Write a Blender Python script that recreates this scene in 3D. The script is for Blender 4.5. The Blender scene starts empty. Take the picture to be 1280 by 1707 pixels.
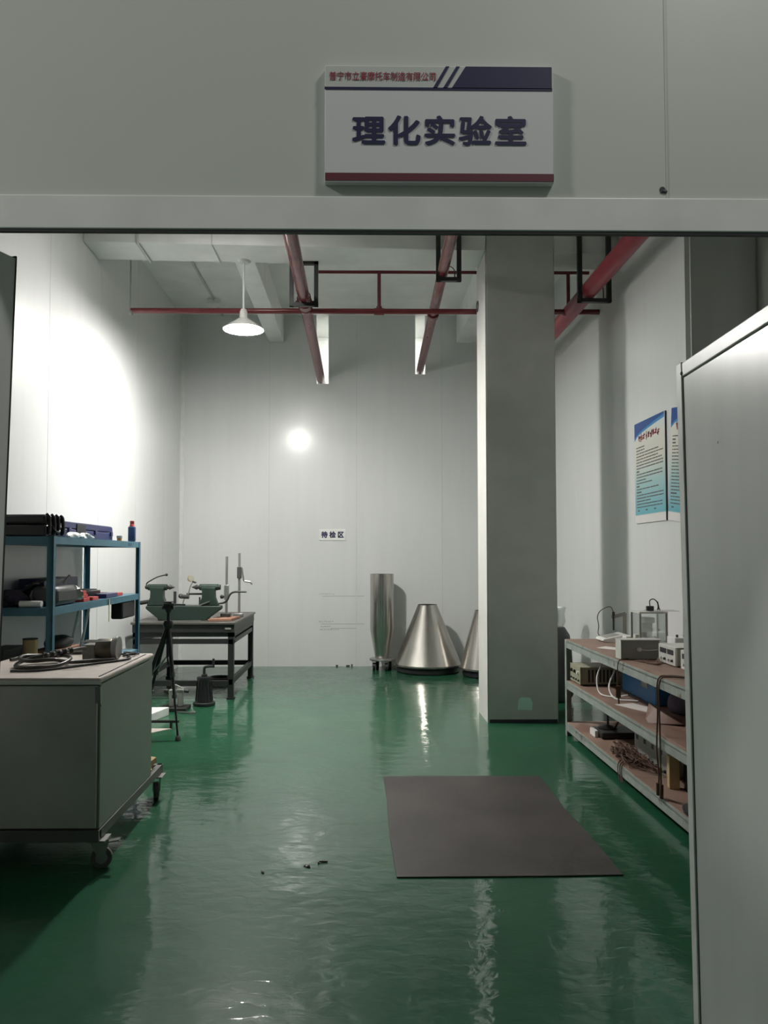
import bpy, bmesh, math, random
from mathutils import Vector, Matrix
random.seed(7)
C = bpy.context.scene.collection
SC = bpy.context.scene
R = math.radians

# ------------------------------------------------------------------ camera
cam = bpy.data.cameras.new('camera'); co = bpy.data.objects.new('camera', cam); C.objects.link(co)
cam.sensor_fit = 'VERTICAL'; cam.sensor_height = 36.0; cam.sensor_width = 27.0
cam.lens = 1282.0 / 1707.0 * 36.0
cam.shift_x = 23.4 / 1707.0; cam.shift_y = 23.0 / 1707.0
cam.clip_start = 0.05; cam.clip_end = 100
co.location = (0, 0, 1.5); co.rotation_euler = (R(90 + 2.3), 0, R(-0.74))
SC.camera = co

# ------------------------------------------------------------------ world, exposure, corridor light and added fills
w = bpy.data.worlds.new('world'); SC.world = w; w.use_nodes = True
w.node_tree.nodes['Background'].inputs[0].default_value = (0.86, 0.95, 0.9, 1)
w.node_tree.nodes['Background'].inputs[1].default_value = 0.11
SC.view_settings.view_transform = 'Standard'; SC.view_settings.look = 'None'
SC.view_settings.exposure = 0.0; SC.view_settings.gamma = 1.0
SC.view_settings.use_curve_mapping = False
LAMP_STRENGTH = 1120.0
BAY_LAMP_STRENGTH = 120.0
def area(name, loc, target, size, power, col):
    l = bpy.data.lights.new(name, 'AREA'); l.shape = 'DISK'; l.size = size; l.energy = power; l.color = col
    o = bpy.data.objects.new(name, l); C.objects.link(o); o.location = loc
    o.rotation_euler = (Vector(target) - Vector(loc)).to_track_quat('-Z', 'Y').to_euler(); return o
area('corridor_light', (-3.5, 0.1, 4.2), (0.6, 1.5, 1.0), 0.45, 58, (1.0, 0.98, 0.93))
area('corridor_light', (1.6, 0.2, 4.6), (0.3, 1.5, 0.0), 0.45, 32, (1.0, 0.98, 0.93))  # unseen fill, added to brighten the left door leaf

area('slot_fill_light', (0.2, 11.15, 4.8), (0.2, 11.6, 3.0), 0.4, 38, (0.97, 1.0, 0.93))  # added behind the back wall to make the pipe slots bright

# ------------------------------------------------------------------ materials
def lin(c):
    return tuple(((v / 255) / 12.92 if v / 255 <= 0.04045 else ((v / 255 + 0.055) / 1.055) ** 2.4) for v in c)
def mat(name, col, rough=0.5, metal=0.0, var=0.08, scale=6.0, bump=0.0, bscale=40.0, spec=0.5, dirt=None, stretch=(1, 1, 1)):
    m = bpy.data.materials.new(name); m.use_nodes = True
    N = m.node_tree.nodes; L = m.node_tree.links; b = N['Principled BSDF']
    b.inputs['Roughness'].default_value = rough; b.inputs['Metallic'].default_value = metal
    b.inputs['Specular IOR Level'].default_value = spec
    tc = N.new('ShaderNodeTexCoord'); mp = N.new('ShaderNodeMapping'); mp.inputs['Scale'].default_value = stretch
    L.new(tc.outputs['Object'], mp.inputs['Vector'])
    nz = N.new('ShaderNodeTexNoise'); nz.inputs['Scale'].default_value = scale; nz.inputs['Detail'].default_value = 5
    L.new(mp.outputs[0], nz.inputs['Vector'])
    cr = N.new('ShaderNodeValToRGB')
    lo = tuple(max(0, c * (1 - var)) for c in col); hi = tuple(min(1, c * (1 + var)) for c in col)
    cr.color_ramp.elements[0].color = lo + (1,); cr.color_ramp.elements[0].position = 0.3
    cr.color_ramp.elements[1].color = hi + (1,); cr.color_ramp.elements[1].position = 0.7
    L.new(nz.outputs['Fac'], cr.inputs[0]); out = cr.outputs[0]
    if dirt:
        n2 = N.new('ShaderNodeTexNoise'); n2.inputs['Scale'].default_value = dirt[1]; n2.inputs['Detail'].default_value = 8
        L.new(mp.outputs[0], n2.inputs['Vector'])
        r2 = N.new('ShaderNodeValToRGB'); r2.color_ramp.elements[0].position = dirt[2]; r2.color_ramp.elements[1].position = dirt[2] + 0.08
        L.new(n2.outputs['Fac'], r2.inputs[0])
        mx = N.new('ShaderNodeMix'); mx.data_type = 'RGBA'
        L.new(r2.outputs[0], mx.inputs[0]); L.new(out, mx.inputs[6]); mx.inputs[7].default_value = tuple(dirt[0]) + (1,)
        out = mx.outputs[2]
    L.new(out, b.inputs['Base Color'])
    if bump:
        n3 = N.new('ShaderNodeTexNoise'); n3.inputs['Scale'].default_value = bscale; n3.inputs['Detail'].default_value = 3
        L.new(mp.outputs[0], n3.inputs['Vector'])
        bp = N.new('ShaderNodeBump'); bp.inputs['Strength'].default_value = 1.0; bp.inputs['Distance'].default_value = bump
        L.new(n3.outputs['Fac'], bp.inputs['Height']); L.new(bp.outputs[0], b.inputs['Normal'])
    return m
def coat(m, wt, rough):
    b = m.node_tree.nodes['Principled BSDF']; b.inputs['Coat Weight'].default_value = wt; b.inputs['Coat Roughness'].default_value = rough; return m
def emat(name, col, s):
    m = bpy.data.materials.new(name); m.use_nodes = True; b = m.node_tree.nodes['Principled BSDF']
    b.inputs['Base Color'].default_value = (0.8, 0.8, 0.8, 1)
    b.inputs['Emission Color'].default_value = tuple(col) + (1,); b.inputs['Emission Strength'].default_value = s
    return m
def glass(name, col=(0.95, 0.98, 0.97), rough=0.02, alpha=0.25):
    m = bpy.data.materials.new(name); m.use_nodes = True; N = m.node_tree.nodes; L = m.node_tree.links
    t = N.new('ShaderNodeBsdfTransparent'); t.inputs[0].default_value = tuple(col) + (1,)
    g = N.new('ShaderNodeBsdfGlossy'); g.inputs['Roughness'].default_value = rough
    x = N.new('ShaderNodeMixShader'); x.inputs[0].default_value = alpha
    L.new(t.outputs[0], x.inputs[1]); L.new(g.outputs[0], x.inputs[2]); L.new(x.outputs[0], N['Material Output'].inputs[0])
    return m

M = {}
M['wall'] = mat('wall_panel_paint', (0.675, 0.685, 0.68), 0.4, 0, 0.02, 1.5, 0.0004, 5.0, 0.42, stretch=(6, 6, 0.5))
coat(M['wall'], 0.4, 0.19)
M['wallout'] = mat('corridor_panel_paint', (0.56, 0.585, 0.55), 0.4, 0, 0.03, 1.5)
M['absorber'] = mat('dark_absorber', (0.06, 0.065, 0.06), 0.7)
M['joint'] = mat('panel_joint_grey', (0.56, 0.57, 0.565), 0.3)
M['slotwhite'] = mat('bright_white_trim', (0.88, 0.88, 0.86), 0.5)
M['trimwhite'] = mat('white_aluminium', (0.72, 0.73, 0.71), 0.35, 0, 0.06, 9)
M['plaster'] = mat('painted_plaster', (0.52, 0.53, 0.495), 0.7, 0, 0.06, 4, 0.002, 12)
M['ceil'] = mat('ceiling_paint', (0.8, 0.81, 0.79), 0.8, 0, 0.06, 3)
M['beam'] = mat('beam_paint', (0.8, 0.81, 0.79), 0.7, 0, 0.05, 5, 0.002, 14)
M['paleplaster'] = mat('pale_plaster', (0.64, 0.625, 0.605), 0.7, 0, 0.04, 4, 0.003, 9)
M['mint'] = mat('mint_patch_paint', (0.62, 0.86, 0.76), 0.5)
M['leafp'] = mat('door_panel_steel', (0.55, 0.57, 0.555), 0.28, 0, 0.03, 2, 0.0004, 4.0, 0.6, stretch=(6, 6, 0.5))
M['darkleaf'] = mat('grey_door_skin', (0.62, 0.625, 0.61), 0.4, 0, 0.05, 3)
M['red'] = mat('red_pipe_paint', (0.17, 0.03, 0.036), 0.24, 0, 0.15, 8)
M['redchip'] = mat('chipped_red_pipe_paint', (0.30, 0.032, 0.05), 0.4, 0, 0.15, 8, dirt=((0.06, 0.02, 0.02), 5, 0.62))
M['black'] = mat('black_steel_paint', (0.02, 0.021, 0.02), 0.45)
M['blackp'] = mat('black_plastic', (0.018, 0.018, 0.02), 0.35)
M['rubber'] = mat('dark_rubber', (0.03, 0.03, 0.03), 0.7)
M['matrub'] = mat('rubber_mat', (0.055, 0.046, 0.044), 0.5, 0, 0.35, 2.2, 0.0015, 20)
M['blue'] = mat('blue_rack_paint', (0.05, 0.15, 0.21), 0.4, 0, 0.12, 10)
M['navy'] = mat('navy_plastic', (0.035, 0.04, 0.12), 0.35)
M['cobalt'] = mat('blue_bin_plastic', (0.03, 0.16, 0.36), 0.4)
M['steel'] = mat('stainless_steel', (0.50, 0.475, 0.44), 0.24, 0.95, 0.08, 3, 0.0006, 6, stretch=(3, 3, 1))
M['satin'] = mat('satin_steel', (0.36, 0.36, 0.35), 0.4, 0.8, 0.06)
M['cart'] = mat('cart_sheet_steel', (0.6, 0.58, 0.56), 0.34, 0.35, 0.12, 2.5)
M['cartframe'] = mat('cart_frame_steel', (0.16, 0.16, 0.15), 0.5, 0.3)
M['hose'] = mat('black_rubber_hose', (0.045, 0.042, 0.038), 0.3)
M['wheelgrey'] = mat('grey_caster_tyre', (0.10, 0.10, 0.095), 0.6)
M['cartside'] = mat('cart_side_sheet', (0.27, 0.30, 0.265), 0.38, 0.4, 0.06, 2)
M['carttop'] = mat('cart_top_worn', (0.56, 0.49, 0.45), 0.6, 0, 0.12, 7, dirt=((0.25, 0.2, 0.17), 6, 0.62))
M['castgreen'] = mat('green_cast_iron', (0.02, 0.037, 0.029), 0.45, 0, 0.1, spec=0.35)
M['iron'] = mat('dark_cast_iron', (0.035, 0.036, 0.036), 0.45, 0.3)
M['plate'] = mat('surface_plate_top', (0.10, 0.095, 0.085), 0.4, 0.2, 0.15, 4)
M['board'] = mat('brown_plywood', (0.29, 0.19, 0.15), 0.55, 0, 0.15, 5, dirt=((0.22, 0.12, 0.09), 4, 0.6), stretch=(1, 0.5, 1))
M['angle'] = mat('worn_grey_angle_iron', (0.33, 0.36, 0.33), 0.55, 0, 0.15, 12, dirt=((0.16, 0.13, 0.10), 14, 0.62))
M['beige'] = mat('beige_instrument_paint', (0.36, 0.35, 0.25), 0.5)
M['grey'] = mat('grey_instrument_paint', (0.30, 0.30, 0.27), 0.5)
M['lightgrey'] = mat('light_grey_plastic', (0.62, 0.62, 0.58), 0.45)
M['white'] = mat('white_plastic', (0.78, 0.78, 0.76), 0.45)
M['paper'] = mat('paper_white', (0.75, 0.70, 0.67), 0.8)
M['dark'] = mat('dark_grey_plastic', (0.05, 0.052, 0.052), 0.5)
M['redbox'] = mat('red_plastic', (0.45, 0.05, 0.045), 0.4)
M['orange'] = mat('orange_plastic', (0.65, 0.26, 0.08), 0.5)
M['yellow'] = mat('yellow_strap', (0.55, 0.5, 0.25), 0.6)
M['brass'] = mat('brass', (0.42, 0.32, 0.16), 0.4, 0.6)
M['tarnish'] = mat('tarnished_metal', (0.17, 0.15, 0.11), 0.4, 0.6, 0.35, 12)
M['brown'] = mat('brown_cardboard', (0.28, 0.15, 0.10), 0.7)
M['tan'] = mat('tan_wood', (0.50, 0.36, 0.18), 0.6)
M['wire'] = mat('brown_wire', (0.12, 0.065, 0.045), 0.5)
M['bluebottle'] = mat('blue_bottle_plastic', (0.03, 0.07, 0.16), 0.3)
M['signwhite'] = mat('sign_white', (0.66, 0.66, 0.68), 0.4, 0, 0.01)
M['signgrey'] = mat('sign_light_grey', (0.56, 0.58, 0.56), 0.4, 0, 0.01)
M['signnavy'] = mat('sign_navy', (0.022, 0.02, 0.075), 0.45, 0, 0.02)
M['signred'] = mat('sign_red', (0.30, 0.04, 0.06), 0.45, 0, 0.02)
M['signmaroon'] = mat('sign_maroon', (0.13, 0.03, 0.045), 0.45, 0, 0.02)
M['ink'] = mat('dark_ink', (0.03, 0.03, 0.04), 0.6)
M['graphite'] = mat('graphite_line', (0.28, 0.29, 0.28), 0.6)
M['glass'] = glass('clear_glass')
M['film'] = glass('clear_plastic_film', (0.9, 0.92, 0.9), 0.15, 0.35)
M['emit'] = emat('lamp_glow', (1.0, 0.98, 0.93), LAMP_STRENGTH)
M['emit2'] = emat('bay_lamp_glow', (1.0, 0.98, 0.93), BAY_LAMP_STRENGTH)
M['shade'] = mat('white_enamel', (0.75, 0.75, 0.72), 0.3)
M['violet'] = mat('dull_violet_cloth', (0.05, 0.035, 0.06), 0.8)
M['leather'] = mat('brown_leather', (0.17, 0.085, 0.06), 0.55)

def floor_mat():
    m = bpy.data.materials.new('green_epoxy_floor'); m.use_nodes = True
    N = m.node_tree.nodes; L = m.node_tree.links; b = N['Principled BSDF']
    tc = N.new('ShaderNodeTexCoord')
    n1 = N.new('ShaderNodeTexNoise'); n1.inputs['Scale'].default_value = 1.3; n1.inputs['Detail'].default_value = 7
    L.new(tc.outputs['Object'], n1.inputs['Vector'])
    cr = N.new('ShaderNodeValToRGB'); e = cr.color_ramp.elements
    e[0].position = 0.3; e[0].color = (0.016, 0.09, 0.042, 1); e[1].position = 0.75; e[1].color = (0.023, 0.118, 0.059, 1)
    L.new(n1.outputs['Fac'], cr.inputs[0]); L.new(cr.outputs[0], b.inputs['Base Color'])
    n2 = N.new('ShaderNodeTexNoise'); n2.inputs['Scale'].default_value = 2.2; n2.inputs['Detail'].default_value = 6
    L.new(tc.outputs['Object'], n2.inputs['Vector'])
    mr = N.new('ShaderNodeMapRange'); mr.inputs[3].default_value = 0.28; mr.inputs[4].default_value = 0.42
    L.new(n2.outputs['Fac'], mr.inputs[0]); L.new(mr.outputs[0], b.inputs['Roughness'])
    b.inputs['Coat Weight'].default_value = 0.9; b.inputs['Coat Roughness'].default_value = 0.05; b.inputs['Coat IOR'].default_value = 1.5
    b.inputs['IOR'].default_value = 1.5; b.inputs['Specular IOR Level'].default_value = 0.08
    n3 = N.new('ShaderNodeTexNoise'); n3.inputs['Scale'].default_value = 3.5; n3.inputs['Detail'].default_value = 2
    n4 = N.new('ShaderNodeTexNoise'); n4.inputs['Scale'].default_value = 16; n4.inputs['Detail'].default_value = 3
    n4.inputs['Distortion'].default_value = 0.6
    mp4 = N.new('ShaderNodeMapping'); mp4.inputs['Scale'].default_value = (0.7, 1.2, 1)
    L.new(tc.outputs['Object'], mp4.inputs['Vector']); L.new(tc.outputs['Object'], n3.inputs['Vector']); L.new(mp4.outputs[0], n4.inputs['Vector'])
    b1 = N.new('ShaderNodeBump'); b1.inputs['Distance'].default_value = 0.006
    b2 = N.new('ShaderNodeBump'); b2.inputs['Distance'].default_value = 0.002
    L.new(n3.outputs['Fac'], b1.inputs['Height']); L.new(n4.outputs['Fac'], b2.inputs['Height'])
    L.new(b1.outputs[0], b2.inputs['Normal']); L.new(b2.outputs[0], b.inputs['Normal']); L.new(b2.outputs[0], b.inputs['Coat Normal'])
    return m
M['floor'] = floor_mat()

# ------------------------------------------------------------------ mesh helpers
class MB:
    def __init__(s): s.bm = bmesh.new()
    def add(s, verts, faces):
        v = [s.bm.verts.new(p) for p in verts]
        for f in faces:
            try: s.bm.faces.new([v[i] for i in f])
            except ValueError: pass
        return s
    def box(s, x0, x1, y0, y1, z0, z1):
        return s.hexa([(x0, y0), (x1, y0), (x1, y1), (x0, y1)], z0, z1)
    def hexa(s, poly, z0, z1):
        n = len(poly)
        return s.add([(p[0], p[1], z0) for p in poly] + [(p[0], p[1], z1) for p in poly],
                     [tuple(reversed(range(n))), tuple(range(n, 2 * n))] + [(i, (i + 1) % n, n + (i + 1) % n, n + i) for i in range(n)])
    def obox(s, c, size, rot):
        m = rot.to_matrix() if not isinstance(rot, Matrix) else rot
        h = [d / 2 for d in size]
        vs = [Vector(c) + m @ Vector((a * h[0], b_ * h[1], d * h[2])) for d in (-1, 1) for a, b_ in ((-1, -1), (1, -1), (1, 1), (-1, 1))]
        return s.add([tuple(v) for v in vs], [(3, 2, 1, 0), (4, 5, 6, 7), (0, 1, 5, 4), (1, 2, 6, 5), (2, 3, 7, 6), (3, 0, 4, 7)])
    def bar(s, p0, p1, wd, ht):
        p0 = Vector(p0); p1 = Vector(p1); d = p1 - p0
        return s.obox((p0 + p1) / 2, (wd, ht, d.length), d.to_track_quat('Z', 'Y'))
    def prism_x(s, poly, x0, x1):    # poly in (y, z)
        n = len(poly)
        return s.add([(x0, p[0], p[1]) for p in poly] + [(x1, p[0], p[1]) for p in poly],
                     [tuple(reversed(range(n))), tuple(range(n, 2 * n))] + [(i, (i + 1) % n, n + (i + 1) % n, n + i) for i in range(n)])
    def prism_y(s, poly, y0, y1):    # poly in (x, z)
        n = len(poly)
        return s.add([(p[0], y0, p[1]) for p in poly] + [(p[0], y1, p[1]) for p in poly],
                     [tuple(range(n)), tuple(reversed(range(n, 2 * n)))] + [(n + i, n + (i + 1) % n, (i + 1) % n, i) for i in range(n)])
    def cyl(s, p0, p1, r0, r1=None, n=20):
        r1 = r0 if r1 is None else r1
        p0 = Vector(p0); p1 = Vector(p1); q = (p1 - p0).to_track_quat('Z', 'Y')
        vs = []
        for p, r in ((p0, r0), (p1, r1)):
            for i in range(n):
                a = 2 * math.pi * i / n; vs.append(tuple(p + q @ Vector((r * math.cos(a), r * math.sin(a), 0))))
        return s.add(vs, [tuple(reversed(range(n))), tuple(range(n, 2 * n))] + [(i, (i + 1) % n, n + (i + 1) % n, n + i) for i in range(n)])
    def lathe(s, prof, c=(0, 0, 0), n=40, axis=None):
        q = Vector(axis).to_track_quat('Z', 'Y') if axis else None
        vs = []
        for r, z in prof:
            for i in range(n):
                a = 2 * math.pi * i / n; v = Vector((max(r, 1e-4) * math.cos(a), max(r, 1e-4) * math.sin(a), z))
                if q: v = q @ v
                vs.append(tuple(Vector(c) + v))
        fs = []
        for k in range(len(prof) - 1):
            for i in range(n):
                j = (i + 1) % n; fs.append((k * n + i, k * n + j, (k + 1) * n + j, (k + 1) * n + i))
        return s.add(vs, fs)
    def tube(s, pts, r, n=8, sub=6, closed=False, smooth=True):
        P = [Vector(p) for p in pts]
        if smooth and len(P) > 2:
            Q = []; m = len(P)
            rng = range(m if closed else m - 1)
            for i in rng:
                g = lambda k: P[k % m] if closed else P[min(max(k, 0), m - 1)]
                a, b_, c, d = g(i - 1), g(i), g(i + 1), g(i + 2)
                for k in range(sub):
                    t = k / sub
                    Q.append(0.5 * ((2 * b_) + (c - a) * t + (2 * a - 5 * b_ + 4 * c - d) * t * t + (3 * b_ - a - 3 * c + d) * t ** 3))
            if not closed: Q.append(P[-1])
            P = Q
        m = len(P); vs = []; up = Vector((0.13, 0.21, 0.97)).normalized()
        for i in range(m):
            a = P[i - 1] if (i or closed) else P[i]; b_ = P[(i + 1) % m] if (i < m - 1 or closed) else P[i]
            t = (b_ - a)
            t = t.normalized() if t.length > 1e-9 else Vector((0, 0, 1))
            u = up - t * up.dot(t)
            if u.length < 0.05: u = Vector((1, 0, 0)) - t * t.x
            u.normalize(); v = t.cross(u)
            rr = r[i * (len(r) - 1) // max(1, m - 1)] if isinstance(r, (list, tuple)) else r
            for k in range(n):
                an = 2 * math.pi * k / n; vs.append(tuple(P[i] + u * rr * math.cos(an) + v * rr * math.sin(an)))
        fs = []
        for i in range(m if closed else m - 1):
            j = (i + 1) % m
            for k in range(n):
                l = (k + 1) % n; fs.append((i * n + k, i * n + l, j * n + l, j * n + k))
        if not closed: fs += [tuple(reversed(range(n))), tuple(range((m - 1) * n, m * n))]
        return s.add(vs, fs)
    def ball(s, c, r, sx=1, sy=1, sz=1, n=16):
        prof = [(r * math.sin(math.pi * k / 10), -r * math.cos(math.pi * k / 10)) for k in range(11)]
        vs = []
        for rr, z in prof:
            for i in range(n):
                a = 2 * math.pi * i / n; vs.append((c[0] + rr * math.cos(a) * sx, c[1] + rr * math.sin(a) * sy, c[2] + z * sz))
        fs = [(k * n + i, k * n + (i + 1) % n, (k + 1) * n + (i + 1) % n, (k + 1) * n + i) for k in range(10) for i in range(n)]
        return s.add(vs, fs)
    def blob(s, c, size, seed=0, amp=0.18, n=20, flat=True):
        rnd = random.Random(seed); ph = [(rnd.uniform(0, 6.3), rnd.randint(2, 5), rnd.uniform(0.4, 1)) for _ in range(5)]
        K = 12; vs = []
        for k in range(K + 1):
            th = math.pi * k / K
            for i in range(n):
                a = 2 * math.pi * i / n
                d = 1 + amp * sum(g * math.sin(f * a + p + th * (f - 1)) for p, f, g in ph) / 2 * math.sin(th)
                z = -math.cos(th) * d
                vs.append((c[0] + size[0] * math.sin(th) * math.cos(a) * d, c[1] + size[1] * math.sin(th) * math.sin(a) * d, c[2] + size[2] * (max(z, -0.55) if flat else z)))
        return s.add(vs, [(k * n + i, k * n + (i + 1) % n, (k + 1) * n + (i + 1) % n, (k + 1) * n + i) for k in range(K) for i in range(n)])
    def sheet(s, poly, z, t=0.001):
        return s.hexa(poly, z, z + t)
    def mesh(s, name, m, off=(0, 0, 0)):
        bm = s.bm
        bmesh.ops.remove_doubles(bm, verts=bm.verts, dist=1e-5)
        bmesh.ops.recalc_face_normals(bm, faces=bm.faces)
        for v in bm.verts: v.co -= Vector(off)
        for f in bm.faces: f.smooth = True
        for e in bm.edges:
            if len(e.link_faces) == 2 and e.calc_face_angle(0) > R(38): e.smooth = False
        me = bpy.data.meshes.new(name); bm.to_mesh(me); bm.free(); me.materials.append(m); return me
ROOT = {}
def off_of(p):
    while p is not None:
        if p.name in ROOT: return ROOT[p.name]
        p = p.parent
    return (0, 0, 0)
def bev(o, b):
    if b:
        d = o.modifiers.new('bevel', 'BEVEL'); d.width = b; d.segments = 2; d.limit_method = 'ANGLE'; d.angle_limit = R(40)
    return o
def thing(name, label, cat, loc, group=None, rz=0):
    o = bpy.data.objects.new(name, None); C.objects.link(o); o.location = loc; o.rotation_euler.z = rz
    o.empty_display_size = 0.05
    o['label'] = label; o['category'] = cat
    if group: o['group'] = group
    ROOT[o.name] = loc; return o
def part(mb, name, m, parent, label=None, bevel=0):
    o = bpy.data.objects.new(name, mb.mesh(name, M[m], off_of(parent))); C.objects.link(o); o.parent = parent
    if label: o['label'] = label
    return bev(o, bevel)
def single(mb, name, m, label, cat, org, group=None, bevel=0):
    o = bpy.data.objects.new(name, mb.mesh(name, M[m], org)); C.objects.link(o); o.location = org
    o['label'] = label; o['category'] = cat
    if group: o['group'] = group
    ROOT[o.name] = org
    return bev(o, bevel)
def struct(mb, name, m, label, cat, bevel=0):
    o = bpy.data.objects.new(name, mb.mesh(name, M[m])); C.objects.link(o); o['kind'] = 'structure'
    o['label'] = label; o['category'] = cat; ROOT[o.name] = (0, 0, 0)
    return bev(o, bevel)
def text(name, body, m, parent, box, frame, offset=0.0, spacing=1.0):
    """lettering fitted to box = (a0, a1, b0, b1) in the sign's plane; frame maps (a, b) to a point"""
    cu = bpy.data.curves.new(name, 'FONT'); cu.body = body; cu.size = 1.0; cu.space_character = spacing
    cu.resolution_u = 4
    ob = bpy.data.objects.new(name + '_t', cu); C.objects.link(ob)
    dg = bpy.context.evaluated_depsgraph_get(); dg.update()
    me = bpy.data.meshes.new_from_object(ob.evaluated_get(dg))
    bpy.data.objects.remove(ob); bpy.data.curves.remove(cu)
    xs = [v.co.x for v in me.vertices]; ys = [v.co.y for v in me.vertices]
    if not xs: return None
    x0, x1, y0, y1 = min(xs), max(xs), min(ys), max(ys); off = Vector(off_of(parent))
    V = [v.co.copy() for v in me.vertices]; Fc = [tuple(p.vertices) for p in me.polygons]; vs = []; fs = []
    x0 -= offset; x1 += offset; y0 -= offset; y1 += offset
    sh = [(offset * math.cos(q * math.pi / 4), offset * math.sin(q * math.pi / 4)) for q in range(8)] if offset else [(0, 0)]
    for q, (dx, dy) in enumerate(sh):     # heavier strokes: the outline laid down eight times, a hair apart
        n0 = len(vs); fs += [tuple(i + n0 for i in f) for f in Fc]
        for c in V:
            a = box[0] + (c.x + dx - x0) / (x1 - x0) * (box[1] - box[0]); b_ = box[2] + (c.y + dy - y0) / (y1 - y0) * (box[3] - box[2])
            vs.append(Vector(frame(a, b_)) - off - Vector((0, 0.00004 * q, 0)))
    me = bpy.data.meshes.new(name); me.from_pydata(vs, [], fs)
    me.materials.clear(); me.materials.append(M[m])
    o = bpy.data.objects.new(name, me); me.name = name; C.objects.link(o); o.parent = parent; return o

# ------------------------------------------------------------------ the room shell
YB, ZC, XL, XR = 10.6, 4.86, -2.48, 2.4
YF = 1.44
fl = struct(MB().box(-5.0, 4.2, -3.5, 11.8, -0.06, 0.0), 'floor', 'floor', 'glossy green epoxy floor with ripples and scuffs', 'floor')
wb = struct(MB().box(XL - 0.08, -0.605, YB, YB + 0.08, 0, ZC).box(-0.605, -0.44, YB, YB + 0.08, 0, 3.9).box(-0.44, 0.77, YB, YB + 0.08, 0, ZC).box(0.77, 0.905, YB, YB + 0.08, 0, 4.035).box(0.905, 3.0, YB, YB + 0.08, 0, ZC), 'wall_back', 'wall', 'pale grey panel wall at the far end of the room', 'wall')
for x in (-1.255, -0.05, 1.134):
    part(MB().box(x - 0.003, x + 0.003, YB - 0.003, YB, 0.0, ZC), 'panel_joint', 'joint', wb)
for xa, xb_, zs in ((-0.605, -0.44, 3.9), (0.77, 0.905, 4.035)):     # white edging round the two pipe slots
    part(MB().box(xa - 0.008, xa, YB - 0.004, YB, zs, ZC).box(xb_, xb_ + 0.008, YB - 0.004, YB, zs, ZC).box(xa - 0.008, xb_ + 0.008, YB - 0.004, YB, zs - 0.008, zs), 'slot_edging', 'slotwhite', wb, 'white edging of a pipe slot')
struct(MB().box(XL - 0.08, 3.0, 11.7, 11.78, 0, ZC).box(XL - 0.16, XL - 0.08, YB, 11.78, 0, ZC).box(3.0, 3.08, YB, 11.78, 0, ZC), 'slot_backing', 'slotwhite', 'added white backing, lit so the pipe slots read bright', 'wall')  # backing put in behind the slots to catch the added light
# pencilled lines and illegible handwriting on the back wall
mk = MB(); rr = random.Random(3)
for (x0, x1, z) in ((-0.52, 0.06, 0.955), (-0.53, 0.06, 0.575), (-0.4, -0.05, 0.515)):
    mk.box(x0, x1, YB - 0.0015, YB, z, z + 0.005)
part(mk, 'pencil_line', 'graphite', wb)
mk = MB()
for (x0, x1, z, h) in ((-0.56, -0.36, 0.975, 0.022), (-0.57, -0.36, 0.595, 0.024), (-0.53, -0.42, 0.53, 0.02), (-0.55, -0.3, 0.49, 0.02)):
    x = x0
    while x < x1:
        for _ in range(3):
            a = rr.uniform(-1.2, 1.2); cx, cz = x + rr.uniform(0, 0.014), z + rr.uniform(0.3, 0.9) * h
            dx, dz = 0.006 * math.cos(a), 0.008 * math.sin(a)
            mk.bar((cx - dx, YB - 0.001, cz - dz), (cx + dx, YB - 0.001, cz + dz), 0.0045, 0.002)
        x += 0.027
part(mk, 'handwriting', 'ink', wb)
mk = MB()
for x, wd, h in ((-0.33, 0.03, 0.02), (-0.19, 0.05, 0.018), (-0.12, 0.02, 0.03)):
    mk.box(x, x + wd, YB - 0.002, YB, 0.0, h)
part(mk, 'chipped_base', 'ink', wb)

wl = struct(MB().box(XL - 0.08, XL, YF + 0.06, YB, 0, ZC), 'wall_left', 'wall', 'pale grey panel wall along the left side', 'wall')
for y in (2.51, 3.71, 4.91, 6.11, 7.31, 8.51, 9.71):
    part(MB().box(XL, XL + 0.0012, y - 0.004, y + 0.004, 0, ZC), 'panel_joint', 'joint', wl)
struct(MB().prism_y([(XL, 0), (XL + 0.05, 0), (XL + 0.05, ZC), (XL, ZC)], YB - 0.012, YB), 'trim_1', 'trimwhite', 'white corner strip between left and back walls', 'trim')
struct(MB().box(XR, XR + 0.1, 5.58, YB, 0, ZC), 'wall_right', 'wall', 'pale grey wall along the right side', 'wall')
struct(MB().box(XR, 2.9, YF + 0.06, 5.58, 0, 2.8), 'wall_right_low', 'wall', 'low wall block behind the shelf bench', 'wall')
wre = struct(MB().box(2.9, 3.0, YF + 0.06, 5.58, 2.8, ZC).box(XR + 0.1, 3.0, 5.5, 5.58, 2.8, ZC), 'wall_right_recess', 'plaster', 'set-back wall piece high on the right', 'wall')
part(MB().box(XR + 0.003, 2.88, 5.488, 5.4999, 2.8, ZC), 'panel_skin', 'leafp', wre, 'loose grey sheet panel')
struct(MB().box(XL - 0.16, 3.08, YF, 11.78, ZC, ZC + 0.1), 'ceiling', 'ceil', 'grey painted ceiling slab high above the room', 'ceiling')
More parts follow.
